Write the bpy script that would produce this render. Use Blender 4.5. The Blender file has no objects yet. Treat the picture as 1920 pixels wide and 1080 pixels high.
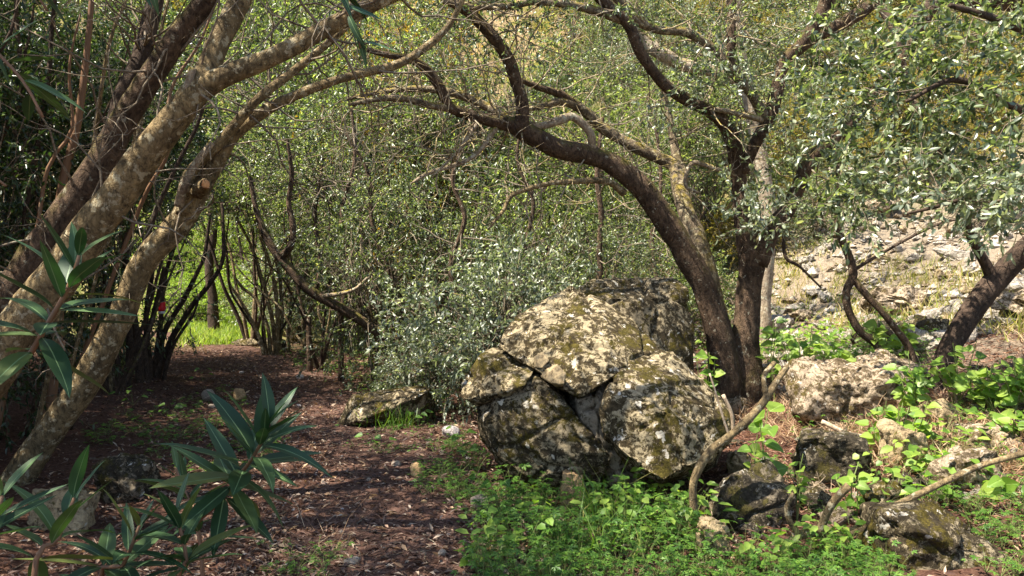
import bpy, bmesh, math, random
import numpy as np
from mathutils import Vector, Matrix, noise as mnoise

# ------------------------------------------------------------------ camera, sky, sun, exposure
SC = bpy.context.scene
COL = SC.collection
F = 1507.0                                   # focal length in photo pixels (1920 wide)
CAMZ = 1.5
PITCH = math.atan(20.0 / F)
cam_d = bpy.data.cameras.new('camera')
cam_d.sensor_width = 36.0
cam_d.lens = 36.0 * F / 1920.0
cam_d.clip_start = 0.05
cam_d.clip_end = 600
cam = bpy.data.objects.new('camera', cam_d)
COL.objects.link(cam)
cam.location = (0, 0, CAMZ)
cam.rotation_euler = (math.radians(90) - PITCH, 0, 0)
SC.camera = cam

SUN = Vector((-0.46, -0.20, 0.86)).normalized()     # towards the sun
w = bpy.data.worlds.new('World'); SC.world = w; w.use_nodes = True
wn = w.node_tree
for n in list(wn.nodes): wn.nodes.remove(n)
sky = wn.nodes.new('ShaderNodeTexSky'); sky.sky_type = 'NISHITA'; sky.sun_disc = False
sky.sun_elevation = math.asin(SUN.z); sky.sun_rotation = math.atan2(SUN.x, SUN.y)
bgn = wn.nodes.new('ShaderNodeBackground'); bgn.inputs['Strength'].default_value = 0.10
wo = wn.nodes.new('ShaderNodeOutputWorld')
wn.links.new(sky.outputs[0], bgn.inputs[0]); wn.links.new(bgn.outputs[0], wo.inputs[0])
sl = bpy.data.lights.new('sun', 'SUN'); sl.energy = 5.0; sl.angle = math.radians(0.5); sl.color = (1.0, 0.93, 0.80)
so = bpy.data.objects.new('sun', sl); COL.objects.link(so); so.location = (-10, 5, 25)
so.rotation_euler = SUN.to_track_quat('Z', 'Y').to_euler()
SC.view_settings.view_transform = 'Standard'; SC.view_settings.look = 'None'
SC.view_settings.gamma = 1.0; SC.view_settings.exposure = 1.84
SC.view_settings.use_curve_mapping = False
SC.render.engine = 'CYCLES'
SC.cycles.max_bounces = 5; SC.cycles.diffuse_bounces = 3; SC.cycles.glossy_bounces = 2
SC.cycles.transmission_bounces = 4; SC.cycles.transparent_max_bounces = 4
SC.cycles.caustics_reflective = False; SC.cycles.caustics_refractive = False
SC.cycles.use_denoising = True

RS = np.random.RandomState(7)
random.seed(7)

# ------------------------------------------------------------------ helpers
def P(px, py, d):
    """photo pixel + distance ahead -> world point"""
    a = (px - 960.0) / F; b = (540.0 - py) / F
    c, s = math.cos(PITCH), math.sin(PITCH)
    y = c * 1.0 + s * b
    z = -s * 1.0 + c * b
    k = d / y
    return np.array((a * k, d, CAMZ + z * k))

def sstep(a, b, x):
    t = np.clip((x - a) / (b - a), 0, 1)
    return t * t * (3 - 2 * t)

def n3(x, y, z=0.0):
    return mnoise.noise((x, y, z))

def path_x(y):
    return np.interp(y, [0, 4, 5, 7, 9, 12, 15, 18, 22, 26, 32], [-0.75, -0.72, -0.78, -1.05, -1.75, -3.2, -4.7, -6.6, -10.0, -14.0, -20.0])

def ground_z(x, y):
    x = float(x); y = float(y)
    sp = max(0.0, x - 1.25 - 0.05 * max(0, y - 6))
    sp = sp * sp / (sp + 0.8)
    z = 0.30 * sp * float(sstep(2.5, 6.5, y)) + 0.10 * sp * (1 - float(sstep(2.5, 6.5, y)))
    sl_ = max(0.0, path_x(y) - 1.5 - x)
    z += 0.16 * sl_ * sl_ / (sl_ + 1.5)
    yb = float(np.interp(x, [-30, -12, -5, 0, 3, 8, 30], [30, 28, 25, 19, 14, 12.5, 11]))
    r = max(0.0, y - yb)
    z += 0.62 * r * r / (r + 5.0) + 0.25 * max(0.0, r - 8)
    dp = abs(x - path_x(y))
    k = float(sstep(0.5, 1.6, dp))
    z += k * (0.07 * n3(x * .9, y * .9, 3.1) + 0.035 * n3(x * 2.7, y * 2.7, 8.0))
    z += 0.02 * n3(x * 1.7, y * 1.7, 1.0)
    if r > 0: z += min(1, r / 4.0) * 0.7 * n3(x * .35, y * .35, 5.0)
    return z

def GP(px, py, lo=1.0, hi=60.0):
    """photo pixel -> the point of the ground seen there"""
    d = lo; prev = lo
    while d < hi:
        p = P(px, py, d)
        if p[2] < ground_z(p[0], p[1]):
            a, b = prev, d
            for _ in range(14):
                m = .5 * (a + b); q = P(px, py, m)
                if q[2] < ground_z(q[0], q[1]): b = m
                else: a = m
            q = P(px, py, b); return np.array((q[0], q[1], ground_z(q[0], q[1])))
        prev = d; d += 0.06 + d * 0.01
    return P(px, py, hi)

def on_ground(x, y, dz=0.0):
    return np.array((x, y, ground_z(x, y) + dz))

def new_mesh(name, V, T, mats, mi=None, smooth=True):
    V = np.asarray(V, dtype=np.float32).reshape(-1, 3); T = np.asarray(T, dtype=np.int32).reshape(-1, 3)
    me = bpy.data.meshes.new(name)
    me.vertices.add(len(V)); me.vertices.foreach_set('co', V.ravel())
    me.loops.add(len(T) * 3); me.loops.foreach_set('vertex_index', T.ravel())
    me.polygons.add(len(T))
    me.polygons.foreach_set('loop_start', np.arange(0, len(T) * 3, 3, dtype=np.int32))
    me.polygons.foreach_set('loop_total', np.full(len(T), 3, dtype=np.int32))
    if mi is not None: me.polygons.foreach_set('material_index', np.asarray(mi, dtype=np.int32))
    me.polygons.foreach_set('use_smooth', np.full(len(T), bool(smooth)))
    for m in (mats if isinstance(mats, (list, tuple)) else [mats]): me.materials.append(m)
    me.update(calc_edges=True)
    me.validate()
    return me

def link(name, data, parent=None, loc=None):
    o = bpy.data.objects.new(name, data); COL.objects.link(o)
    if parent is not None: o.parent = parent
    if loc is not None: o.location = tuple(loc)
    return o

def tag(o, label=None, cat=None, group=None, kind=None):
    if label: o['label'] = label
    if cat: o['category'] = cat
    if group: o['group'] = group
    if kind: o['kind'] = kind
    return o

def thing(name, loc, label, cat, group=None):
    o = link(name, None, None, loc); o.empty_display_size = 0.1
    return tag(o, label, cat, group)

def copy_tree(o, parent=None):
    c = o.copy(); COL.objects.link(c); c.parent = parent
    for ch in list(o.children): copy_tree(ch, c)
    return c

class MB:
    def __init__(s): s.V = []; s.T = []; s.M = []; s.n = 0
    def add(s, V, T, m=0):
        V = np.asarray(V, float).reshape(-1, 3); T = np.asarray(T, int).reshape(-1, 3)
        s.V.append(V); s.T.append(T + s.n); s.M.append(np.full(len(T), m)); s.n += len(V)
    def mesh(s, name, mats, org=(0, 0, 0), smooth=True):
        return new_mesh(name, np.concatenate(s.V) - np.asarray(org), np.concatenate(s.T), mats, np.concatenate(s.M), smooth)

def catmull(pts, step):
    """pts (n,k) -> dense samples"""
    p = np.asarray(pts, float)
    p = np.vstack([2 * p[0] - p[1], p, 2 * p[-1] - p[-2]])
    out = []
    for i in range(1, len(p) - 2):
        L = np.linalg.norm(p[i + 1, :3] - p[i, :3]); k = max(2, int(L / step))
        t = np.linspace(0, 1, k, endpoint=False)[:, None]
        a, b, c, d = p[i - 1], p[i], p[i + 1], p[i + 2]
        out.append(0.5 * ((2 * b) + (-a + c) * t + (2 * a - 5 * b + 4 * c - d) * t ** 2 + (-a + 3 * b - 3 * c + d) * t ** 3))
    out.append(p[-2][None, :])
    return np.vstack(out)

def tube(mb, pts, radii, sides=8, step=None, rough=0.0, wob=0.0, seed=0.0, m=0, freq=9.0, raw=False, cap=True):
    pr = np.column_stack([np.asarray(pts, float), np.asarray(radii, float)])
    if not raw: pr = catmull(pr, step or 0.06)
    c = pr[:, :3].copy(); r = np.maximum(pr[:, 3], 0.0008)
    n = len(c)
    if wob:
        for i in range(n):
            q = c[i] * 2.3 + seed
            c[i] += wob * np.array(mnoise.noise_vector((q[0], q[1], q[2])))
    tan = np.gradient(c, axis=0); tan /= np.linalg.norm(tan, axis=1)[:, None] + 1e-9
    u = np.cross(tan[0], (0.31, 0.9, 0.21)); u /= np.linalg.norm(u)
    ang = np.arange(sides) * 2 * math.pi / sides
    V = np.zeros((n, sides, 3))
    for i in range(n):
        u = u - tan[i] * np.dot(u, tan[i]); u /= np.linalg.norm(u) + 1e-9
        v = np.cross(tan[i], u)
        V[i] = c[i] + r[i] * (np.cos(ang)[:, None] * u + np.sin(ang)[:, None] * v)
    if rough:
        for i in range(n):
            for j in range(sides):
                q = V[i, j]; d = q - c[i]
                k = mnoise.noise((q[0] * freq + seed, q[1] * freq, q[2] * freq * .55)) + .5 * mnoise.noise((q[0] * freq * 2.7, q[1] * freq * 2.7 + seed, q[2] * freq * 1.6))
                V[i, j] = q + d * rough * k
    idx = np.arange(n * sides).reshape(n, sides)
    a = idx[:-1]; b = idx[1:]; a2 = np.roll(a, -1, 1); b2 = np.roll(b, -1, 1)
    T = np.concatenate([np.stack([a, a2, b2], -1).reshape(-1, 3), np.stack([a, b2, b], -1).reshape(-1, 3)])
    VV = V.reshape(-1, 3)
    if cap:
        VV = np.vstack([VV, c[0], c[-1]])
        k0, k1 = n * sides, n * sides + 1
        f0 = np.stack([np.full(sides, k0), np.roll(idx[0], -1), idx[0]], -1)
        f1 = np.stack([np.full(sides, k1), idx[-1], np.roll(idx[-1], -1)], -1)
        T = np.concatenate([T, f0, f1])
    mb.add(VV, T, m)
    return c, r

def unit(v):
    return v / (np.linalg.norm(v, axis=-1, keepdims=True) + 1e-9)

def leaf_array(pos, dirs, nrm, L, W, rs, fold=0.25, hi=False, curl=0.15):
    """many small folded leaves. pos, dirs, nrm (n,3); L, W (n,)"""
    n = len(pos); d = unit(dirs); s = unit(np.cross(d, nrm)); u = np.cross(s, d)
    L = np.asarray(L)[:, None]; W = np.asarray(W)[:, None]
    if not hi:
        base = pos; tip = pos + d * L - u * L * curl
        mid = pos + d * L * .45 + u * W * fold
        l = mid - s * W * .5; r = mid + s * W * .5
        V = np.stack([base, r, tip, l], 1)
        t = np.array([[0, 1, 2], [0, 2, 3]])
    else:
        base = pos; tip = pos + d * L - u * L * curl
        def m(t_, w_, h_): return pos + d * L * t_ - u * L * curl * t_ * t_ , W * w_, h_
        p1, w1, _ = m(.3, .44, 0); p2, w2, _ = m(.68, .40, 0)
        f = W * fold * .5
        V = np.stack([base, p1 + s * w1 + u * f, p2 + s * w2 + u * f, tip, p2 - s * w2 + u * f, p1 - s * w1 + u * f, p1, p2], 1)
        t = np.array([[0, 1, 6], [6, 1, 2], [6, 2, 7], [7, 2, 3], [0, 6, 5], [6, 4, 5], [6, 7, 4], [7, 3, 4]])
    k = V.shape[1]
    T = (t[None] + (np.arange(n) * k)[:, None, None]).reshape(-1, 3)
    return V.reshape(-1, 3), T

def twigs_array(p0, p1, p2, r0):
    """many thin three-sided twigs from p0 over p1 to p2"""
    n = len(p0); out = []
    d = unit(p2 - p0); ref = np.tile(np.array((.3, .2, .93)), (n, 1)); s = unit(np.cross(d, ref)); u = np.cross(s, d)
    for p, k in ((p0, 1.0), (p1, .75), (p2, .3)):
        for a in range(3):
            an = a * 2.0944
            out.append(p + (s * math.cos(an) + u * math.sin(an)) * (r0 * k)[:, None])
    V = np.stack(out, 1)
    t = []
    for ring in range(2):
        for a in range(3):
            b = (a + 1) % 3
            t += [[ring * 3 + a, ring * 3 + b, ring * 3 + 3 + b], [ring * 3 + a, ring * 3 + 3 + b, ring * 3 + 3 + a]]
    T = (np.array(t)[None] + (np.arange(n) * 9)[:, None, None]).reshape(-1, 3)
    return V.reshape(-1, 3), T

def sprays(mb, tips, dirs, rs, tw_len=0.3, n_leaf=16, L=0.05, W=0.018, hi=False, up=0.55, spread=0.9, r0=0.0028, droop=0.15, lm=0, tm=1, jitter=.25):
    """leafy twigs: each starts at tips[i], runs along dirs[i]"""
    n = len(tips); d = unit(dirs)
    ln = tw_len * rs.uniform(.6, 1.35, n)[:, None]
    side = rs.normal(size=(n, 3)) * .18
    p0 = tips; p1 = tips + d * ln * .5 + side * ln * .5 + np.array((0, 0, .04)) * ln
    p2 = tips + d * ln + side * ln - np.array((0, 0, droop)) * ln
    V, T = twigs_array(p0, p1, p2, r0 * rs.uniform(.7, 1.3, n)); mb.add(V, T, tm)
    t = rs.uniform(.12, 1.02, (n, n_leaf, 1))
    pos = (1 - t) ** 2 * p0[:, None] + 2 * t * (1 - t) * p1[:, None] + t * t * p2[:, None]
    tang = unit((p2 - p0))[:, None] + np.zeros((n, n_leaf, 3))
    ld = unit(tang * .75 + rs.normal(size=(n, n_leaf, 3)) * spread * .6)
    nr = unit(rs.normal(size=(n, n_leaf, 3)) * (1 - up) + np.array((0, 0, 1.0)) * up)
    k = n * n_leaf
    LL = L * rs.uniform(1 - jitter - .2, 1 + jitter, k); WW = W * rs.uniform(.75, 1.25, k)
    V, T = leaf_array(pos.reshape(-1, 3), ld.reshape(-1, 3), nr.reshape(-1, 3), LL, WW, rs, hi=hi)
    mb.add(V, T, lm)

def crown_mesh(name, mats, lobes, n_clump, per, seed, clump_r=.35, **kw):
    """lobes: (centre, radii) ellipsoids; leaf clumps sit mostly towards the outside of them"""
    rs = np.random.RandomState(seed); mb = MB()
    vol = np.array([np.prod(r) for c, r in lobes]) ** .75; vol = vol / vol.sum()
    cl = []; cd = []
    for i in rs.choice(len(lobes), n_clump, p=vol):
        c, r = lobes[i]
        d = unit(rs.normal(size=3)); k = rs.uniform(.25, 1) ** .45
        cl.append(np.array(c) + d * np.array(r) * k); cd.append(d)
    cl = np.array(cl); cd = np.array(cd)
    tips = np.repeat(cl, per, 0) + rs.normal(size=(n_clump * per, 3)) * clump_r * .5
    dirs = np.repeat(cd, per, 0) * .6 + rs.normal(size=(n_clump * per, 3)) * .7 + np.array((0, 0, .12))
    sprays(mb, tips, dirs, rs, **kw)
    # inner branches reaching to the clumps
    c0 = np.array([lobes[i][0] for i in range(len(lobes))]).mean(0)
    low = c0 + np.array((0, 0, -.35 * max(r[2] for c, r in lobes)))
    k = min(n_clump, 70)
    p0 = low + rs.normal(size=(k, 3)) * .12; p2 = cl[:k]
    p1 = (p0 + p2) / 2 + rs.normal(size=(k, 3)) * .14
    V, T = twigs_array(p0, p1, p2, rs.uniform(.006, .015, k)); mb.add(V, T, kw.get('tm', 1))
    k = min(24, n_clump // 4); q0 = cl[-k:] - cd[-k:] * .25; dv = unit(cd[-k:] * .5 + rs.normal(size=(k, 3)) * .6 + np.array((0, 0, .25))); ln = rs.uniform(.35, .9, k)[:, None]
    V, T = twigs_array(q0, q0 + dv * ln * .5 + rs.normal(size=(k, 3)) * .07, q0 + dv * ln + rs.normal(size=(k, 3)) * .12, rs.uniform(.003, .008, k)); mb.add(V, T, 2)
    return mb.mesh(name, list(mats) + [M['bark_pale']] * (3 - len(mats)))

# ------------------------------------------------------------------ materials
def mat(name):
    m = bpy.data.materials.new(name); m.use_nodes = True
    nt = m.node_tree
    for n in list(nt.nodes): nt.nodes.remove(n)
    return m, nt, nt.nodes, nt.links

def ramp(nt, fac, stops, interp='LINEAR'):
    r = nt.nodes.new('ShaderNodeValToRGB'); r.color_ramp.interpolation = interp
    e = r.color_ramp.elements
    while len(e) < len(stops): e.new(.5)
    for el, (p, c) in zip(e, stops):
        el.position = p; el.color = (*c, 1) if len(c) == 3 else c
    nt.links.new(fac, r.inputs[0]); return r.outputs[0]

def nz(nt, vec, scale, detail=6, rough=.55, dist=0.0):
    n = nt.nodes.new('ShaderNodeTexNoise'); n.inputs['Scale'].default_value = scale
    n.inputs['Detail'].default_value = detail; n.inputs['Roughness'].default_value = rough
    n.inputs['Distortion'].default_value = dist
    nt.links.new(vec, n.inputs['Vector']); return n.outputs['Fac']

def mixc(nt, fac, a, b):
    m = nt.nodes.new('ShaderNodeMix'); m.data_type = 'RGBA'
    for s, v in ((m.inputs[0], fac), (m.inputs[6], a), (m.inputs[7], b)):
        if hasattr(v, 'links') or hasattr(v, 'is_linked'): nt.links.new(v, s)
        else: s.default_value = (*v, 1) if isinstance(v, tuple) else v
    return m.outputs[2]

def math_n(nt, op, a, b=None):
    m = nt.nodes.new('ShaderNodeMath'); m.operation = op; m.use_clamp = False
    for s, v in zip(m.inputs, (a, b)):
        if v is None: continue
        if hasattr(v, 'is_linked'): nt.links.new(v, s)
        else: s.default_value = v
    return m.outputs[0]

def finish(nt, col, rough=.8, bump=None, bstr=.4, bdist=.02, spec=.3):
    b = nt.nodes.new('ShaderNodeBsdfPrincipled'); o = nt.nodes.new('ShaderNodeOutputMaterial')
    if hasattr(col, 'is_linked'): nt.links.new(col, b.inputs['Base Color'])
    else: b.inputs['Base Color'].default_value = (*col, 1)
    b.inputs['Roughness'].default_value = rough; b.inputs['Specular IOR Level'].default_value = spec
    if bump is not None:
        bn = nt.nodes.new('ShaderNodeBump'); bn.inputs['Strength'].default_value = bstr; bn.inputs['Distance'].default_value = bdist
        nt.links.new(bump, bn.inputs['Height']); nt.links.new(bn.outputs[0], b.inputs['Normal'])
    nt.links.new(b.outputs[0], o.inputs[0])
    return b

def leaf_mat(name, stops, rough=.4, trans=.35, spec=.5, tint=(1.22, 1.28, .54)):
    m, nt, N, Lk = mat(name)
    g = N.new('ShaderNodeNewGeometry')
    oi = N.new('ShaderNodeObjectInfo')
    col = ramp(nt, math_n(nt, 'FRACT', math_n(nt, 'ADD', g.outputs['Random Per Island'], oi.outputs['Random'])), stops)
    b = N.new('ShaderNodeBsdfPrincipled'); b.inputs['Roughness'].default_value = rough
    b.inputs['Specular IOR Level'].default_value = spec
    Lk.new(col, b.inputs['Base Color'])
    t = N.new('ShaderNodeBsdfTranslucent')
    mul = N.new('ShaderNodeMix'); mul.data_type = 'RGBA'; mul.blend_type = 'MULTIPLY'; mul.inputs[0].default_value = 1
    Lk.new(col, mul.inputs[6]); mul.inputs[7].default_value = (*[c * 1.6 for c in tint], 1); mul.clamp_result = False
    Lk.new(mul.outputs[2], t.inputs[0])
    mx = N.new('ShaderNodeMixShader'); mx.inputs[0].default_value = trans
    Lk.new(b.outputs[0], mx.inputs[1]); Lk.new(t.outputs[0], mx.inputs[2])
    o = N.new('ShaderNodeOutputMaterial'); Lk.new(mx.outputs[0], o.inputs[0])
    return m

def objco(nt, scale=None):
    t = nt.nodes.new('ShaderNodeTexCoord'); return t.outputs['Object']

def bark_mat(name, base, dark, pale, lichen=.62, moss=None, scale=1.0, bs=.7):
    m, nt, N, Lk = mat(name)
    v = objco(nt)
    wv = N.new('ShaderNodeTexNoise'); wv.inputs['Scale'].default_value = 7; wv.inputs['Detail'].default_value = 3; Lk.new(v, wv.inputs['Vector'])
    ad = N.new('ShaderNodeVectorMath'); ad.operation = 'MULTIPLY_ADD'; ad.inputs[1].default_value = (.10, .10, .10); Lk.new(wv.outputs['Color'], ad.inputs[0]); Lk.new(v, ad.inputs[2])
    mp = N.new('ShaderNodeMapping'); mp.inputs['Scale'].default_value = (1, 1, .5); Lk.new(ad.outputs[0], mp.inputs[0])
    a = nz(nt, mp.outputs[0], 34 * scale, 9, .74, .3)
    vo = N.new('ShaderNodeTexVoronoi'); vo.feature = 'DISTANCE_TO_EDGE'; vo.inputs['Scale'].default_value = 34 * scale; Lk.new(mp.outputs[0], vo.inputs['Vector'])
    crk = ramp(nt, vo.outputs['Distance'], [(.0, (0, 0, 0)), (.13, (1, 1, 1))])
    c = ramp(nt, a, [(.36, dark), (.50, base), (.64, tuple(min(1, x * 1.55) for x in base))])
    c = mixc(nt, math_n(nt, 'MULTIPLY', math_n(nt, 'SUBTRACT', 1.0, crk), .3), c, dark)
    bl = nz(nt, v, 5.5 * scale, 4, .6)
    c = mixc(nt, ramp(nt, bl, [(.40, (.55, .55, .55)), (.56, (0, 0, 0))]), c, tuple(x * .8 for x in dark))
    sp = nz(nt, v, 19 * scale, 7, .68)
    k = ramp(nt, sp, [(lichen - .03, (0, 0, 0)), (lichen + .02, (1, 1, 1))])
    c = mixc(nt, k, c, pale)
    if moss:
        g = N.new('ShaderNodeNewGeometry'); s = N.new('ShaderNodeSeparateXYZ'); Lk.new(g.outputs['Normal'], s.inputs[0])
        mo = nz(nt, v, 9, 7, .7)
        f = math_n(nt, 'MULTIPLY', ramp(nt, s.outputs[2], [(.05, (0, 0, 0)), (.8, (1, 1, 1))]), ramp(nt, mo, [(.46, (0, 0, 0)), (.58, (1, 1, 1))]))
        c = mixc(nt, f, c, moss)
    h = math_n(nt, 'ADD', math_n(nt, 'MULTIPLY', a, 1.3), math_n(nt, 'MULTIPLY', crk, .15))
    finish(nt, c, .88, h, bs, .04, .15)
    return m

def rock_mat(name, base, dark, moss, pale, th_dark=.47, th_moss=.55, th_pale=.66, sc=1.0, world=False):
    m, nt, N, Lk = mat(name)
    if world:
        v = N.new('ShaderNodeNewGeometry').outputs['Position']
    else: v = objco(nt)
    def off(x, y, z):
        q = N.new('ShaderNodeVectorMath'); q.operation = 'ADD'; q.inputs[1].default_value = (x, y, z); Lk.new(v, q.inputs[0]); return q.outputs[0]
    big = nz(nt, v, 2.4 * sc, 5, .6)
    fine = nz(nt, v, 48 * sc, 8, .72, .4)
    mid = nz(nt, off(3.1, .7, 5.2), 18 * sc, 10, .78, .4)
    c = ramp(nt, fine, [(.32, tuple(x * .55 for x in base)), (.5, base), (.68, tuple(min(1, x * 1.3) for x in base))])
    tone = math_n(nt, 'ADD', math_n(nt, 'MULTIPLY', mid, .75), math_n(nt, 'MULTIPLY', big, .25))
    kd = ramp(nt, tone, [(th_dark - .012, (1, 1, 1)), (th_dark + .022, (0, 0, 0))])
    dcol = ramp(nt, fine, [(.35, tuple(x * .5 for x in dark)), (.65, tuple(x * 1.7 for x in dark))])
    c = mixc(nt, kd, c, dcol)
    mm = math_n(nt, 'ADD', math_n(nt, 'MULTIPLY', nz(nt, off(7.3, 1.9, 4.4), 20 * sc, 9, .74, .4), .55), math_n(nt, 'MULTIPLY', nz(nt, off(1.3, 4.9, 9.4), 3.0 * sc, 4, .55), .45))
    km = ramp(nt, mm, [(th_moss - .012, (0, 0, 0)), (th_moss + .022, (1, 1, 1))])
    mcol = ramp(nt, nz(nt, v, 90 * sc, 4, .7), [(.32, tuple(x * .35 for x in moss)), (.68, tuple(x * 1.5 for x in moss))])
    c = mixc(nt, km, c, mcol)
    pp = nz(nt, off(2.3, 8.9, 1.4), 13.0 * sc, 5, .6, .3)
    kp = ramp(nt, pp, [(th_pale, (0, 0, 0)), (th_pale + .02, (1, 1, 1))])
    pcol = ramp(nt, fine, [(.3, tuple(x * .7 for x in pale)), (.6, pale)])
    c = mixc(nt, kp, c, pcol)
    h = math_n(nt, 'ADD', fine, math_n(nt, 'MULTIPLY', mid, 1.2))
    h = math_n(nt, 'ADD', h, math_n(nt, 'MULTIPLY', km, .25))
    finish(nt, c, .92, h, .9, .035, .12)
    return m

M = {}
M['bark_tan'] = bark_mat('bark_tan', (.25, .18, .09), (.06, .042, .024), (.40, .34, .22), .585, None, 1.0, .8)
M['bark_brown'] = bark_mat('bark_brown', (.12, .078, .05), (.035, .023, .016), (.30, .27, .20), .63, (.13, .115, .02), 1.0, .9)
M['bark_dark'] = bark_mat('bark_dark', (.075, .05, .035), (.025, .018, .014), (.16, .13, .1), .66, None, 1.4, .6)
M['bark_pale'] = bark_mat('bark_pale', (.33, .26, .18), (.14, .1, .07), (.42, .38, .28), .58, (.28, .22, .03), 1.2, .6)
M['bark_moss'] = bark_mat('bark_moss', (.17, .13, .085), (.055, .04, .028), (.36, .31, .2), .58, (.25, .19, .02), 1.2, .6)
M['dry'] = bark_mat('dry_stem', (.42, .32, .22), (.2, .14, .09), (.5, .42, .32), .62, None, 2, .3)
M['twig'] = bark_mat('twig_bark', (.19, .15, .105), (.08, .06, .045), (.26, .23, .17), .6, None, 2, .2)
mm_, nt_, N_, L_ = mat('cut_wood')
finish(nt_, ramp(nt_, nz(nt_, objco(nt_), 40, 4), [(.3, (.42, .17, .06)), (.7, (.62, .33, .14))]), .7)
M['cut'] = mm_

M['leaf_olive'] = leaf_mat('leaf_olive', [(0, (.018, .033, .014)), (.4, (.060, .088, .038)), (.75, (.135, .17, .08)), (.92, (.24, .275, .13)), (1, (.38, .40, .23))], .38, .38, .8)
M['leaf_silver'] = leaf_mat('leaf_silver', [(0, (.05, .072, .042)), (.5, (.135, .165, .105)), (.8, (.24, .265, .18)), (1, (.40, .42, .31))], .40, .30, .8, (1.2, 1.3, .6))
M['leaf_green'] = leaf_mat('leaf_green', [(0, (.028, .048, .013)), (.5, (.105, .148, .043)), (.8, (.20, .245, .08)), (1, (.36, .39, .18))], .38, .45, .8)
M['leaf_lime'] = leaf_mat('leaf_lime', [(0, (.11, .18, .025)), (.6, (.18, .27, .04)), (1, (.27, .33, .07))], .4, .45, .4)
M['leaf_dark'] = leaf_mat('leaf_dark', [(0, (.016, .034, .012)), (.6, (.032, .058, .02)), (1, (.065, .09, .03))], .33, .25, .5)  # shade of the left thicket is put into this leaf colour
M['leaf_yellow'] = leaf_mat('leaf_yellow', [(0, (.24, .17, .01)), (.5, (.42, .27, .012)), (1, (.3, .3, .03))], .45, .4, .4, (1.2, 1.1, .5))
M['leaf_gold'] = leaf_mat('leaf_gold', [(0, (.10, .10, .02)), (.5, (.19, .155, .03)), (1, (.30, .22, .035))], .45, .4, .4)
M['herb'] = leaf_mat('herb_leaf', [(0, (.042, .105, .014)), (.5, (.075, .165, .022)), (1, (.14, .24, .035))], .45, .42, .4)
M['lime'] = leaf_mat('lime_leaf', [(0, (.08, .16, .02)), (.5, (.15, .25, .035)), (1, (.25, .33, .06))], .45, .45, .4)
M['grass'] = leaf_mat('grass_blade', [(0, (.05, .12, .015)), (.6, (.10, .18, .025)), (.85, (.2, .25, .05)), (1, (.35, .28, .12))], .45, .4, .4)
M['grass_lime'] = leaf_mat('sunlit_grass', [(0, (.10, .16, .025)), (.5, (.17, .24, .04)), (1, (.30, .33, .09))], .5, .45, .3)
M['grass_dry'] = leaf_mat('dry_grass', [(0, (.14, .17, .03)), (.4, (.24, .24, .06)), (.7, (.36, .29, .14)), (1, (.46, .36, .22))], .5, .4, .3)
M['straw'] = leaf_mat('straw', [(0, (.20, .11, .06)), (.5, (.34, .22, .13)), (1, (.46, .34, .22))], .6, .25, .3, (1.1, 1, .8))
M['litter'] = leaf_mat('litter', [(0, (.035, .018, .012)), (.35, (.078, .040, .028)), (.65, (.125, .070, .047)), (.86, (.22, .145, .10)), (1, (.38, .30, .22))], .55, .12, .35, (1.1, .95, .8))
M['litter_red'] = leaf_mat('needle_litter', [(0, (.09, .038, .024)), (.5, (.19, .09, .055)), (1, (.36, .23, .15))], .6, .15, .3, (1.1, .95, .8))
M['oleander'] = leaf_mat('laurel_leaf', [(0, (.018, .044, .018)), (.6, (.026, .060, .023)), (.9, (.05, .09, .028)), (1, (.11, .12, .03))], .5, .16, .3, (1.0, 1.3, .5))
m_, nt_, N_, L_ = mat('midrib'); finish(nt_, (.12, .19, .08), .5); M['rib'] = m_
m_, nt_, N_, L_ = mat('lime_rib'); finish(nt_, (.24, .32, .09), .5); M['lime_rib'] = m_
m_, nt_, N_, L_ = mat('green_stem'); finish(nt_, (.14, .17, .05), .55); M['stem'] = m_
m_, nt_, N_, L_ = mat('red_stem'); finish(nt_, (.16, .085, .045), .6); M['stem_red'] = m_
m_, nt_, N_, L_ = mat('red_tape'); finish(nt_, (.75, .02, .03), .45); M['red'] = m_
m_, nt_, N_, L_ = mat('white_tape'); finish(nt_, (.75, .72, .7), .5); M['white'] = m_

M['rock_moss'] = rock_mat('mossy_limestone', (.43, .345, .21), (.055, .04, .02), (.10, .078, .018), (.72, .65, .53), .505, .525, .628)
M['rock_lichen'] = rock_mat('lichen_limestone', (.35, .28, .175), (.05, .038, .022), (.095, .073, .016), (.68, .61, .49), .515, .54, .635)
M['rock_dark'] = rock_mat('dark_limestone', (.25, .20, .135), (.045, .036, .024), (.085, .07, .022), (.64, .59, .5), .52, .555, .635)
M['rock_pale'] = rock_mat('pale_limestone', (.43, .335, .235), (.10, .072, .042), (.12, .09, .03), (.66, .60, .50), .485, .56, .64)
M['rock_ochre'] = rock_mat('ochre_limestone', (.44, .33, .19), (.16, .115, .065), (.17, .14, .04), (.6, .54, .42), .45, .58, .67)
M['rock_fresh'] = rock_mat('fresh_break', (.36, .30, .22), (.12, .095, .062), (.08, .065, .025), (.42, .37, .28), .48, .62, .69)
M['rock_scree'] = rock_mat('scree_stone', (.46, .405, .335), (.20, .165, .125), (.23, .19, .11), (.62, .57, .5), .465, .62, .65)
M['pebble'] = rock_mat('pebble_stone', (.36, .29, .225), (.2, .15, .11), (.2, .15, .1), (.6, .55, .48), .38, .75, .7)
M['stone_tan'] = rock_mat('tan_stone', (.50, .33, .17), (.3, .19, .1), (.3, .2, .1), (.6, .5, .36), .40, .75, .72)
M['stone_white'] = rock_mat('white_stone', (.50, .44, .41), (.32, .27, .25), (.3, .26, .2), (.66, .61, .56), .38, .8, .66)
M['cliff'] = rock_mat('cliff_rock', (.27, .19, .10), (.10, .075, .045), (.15, .135, .03), (.36, .30, .22), .47, .50, .68, .22, True)

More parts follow.
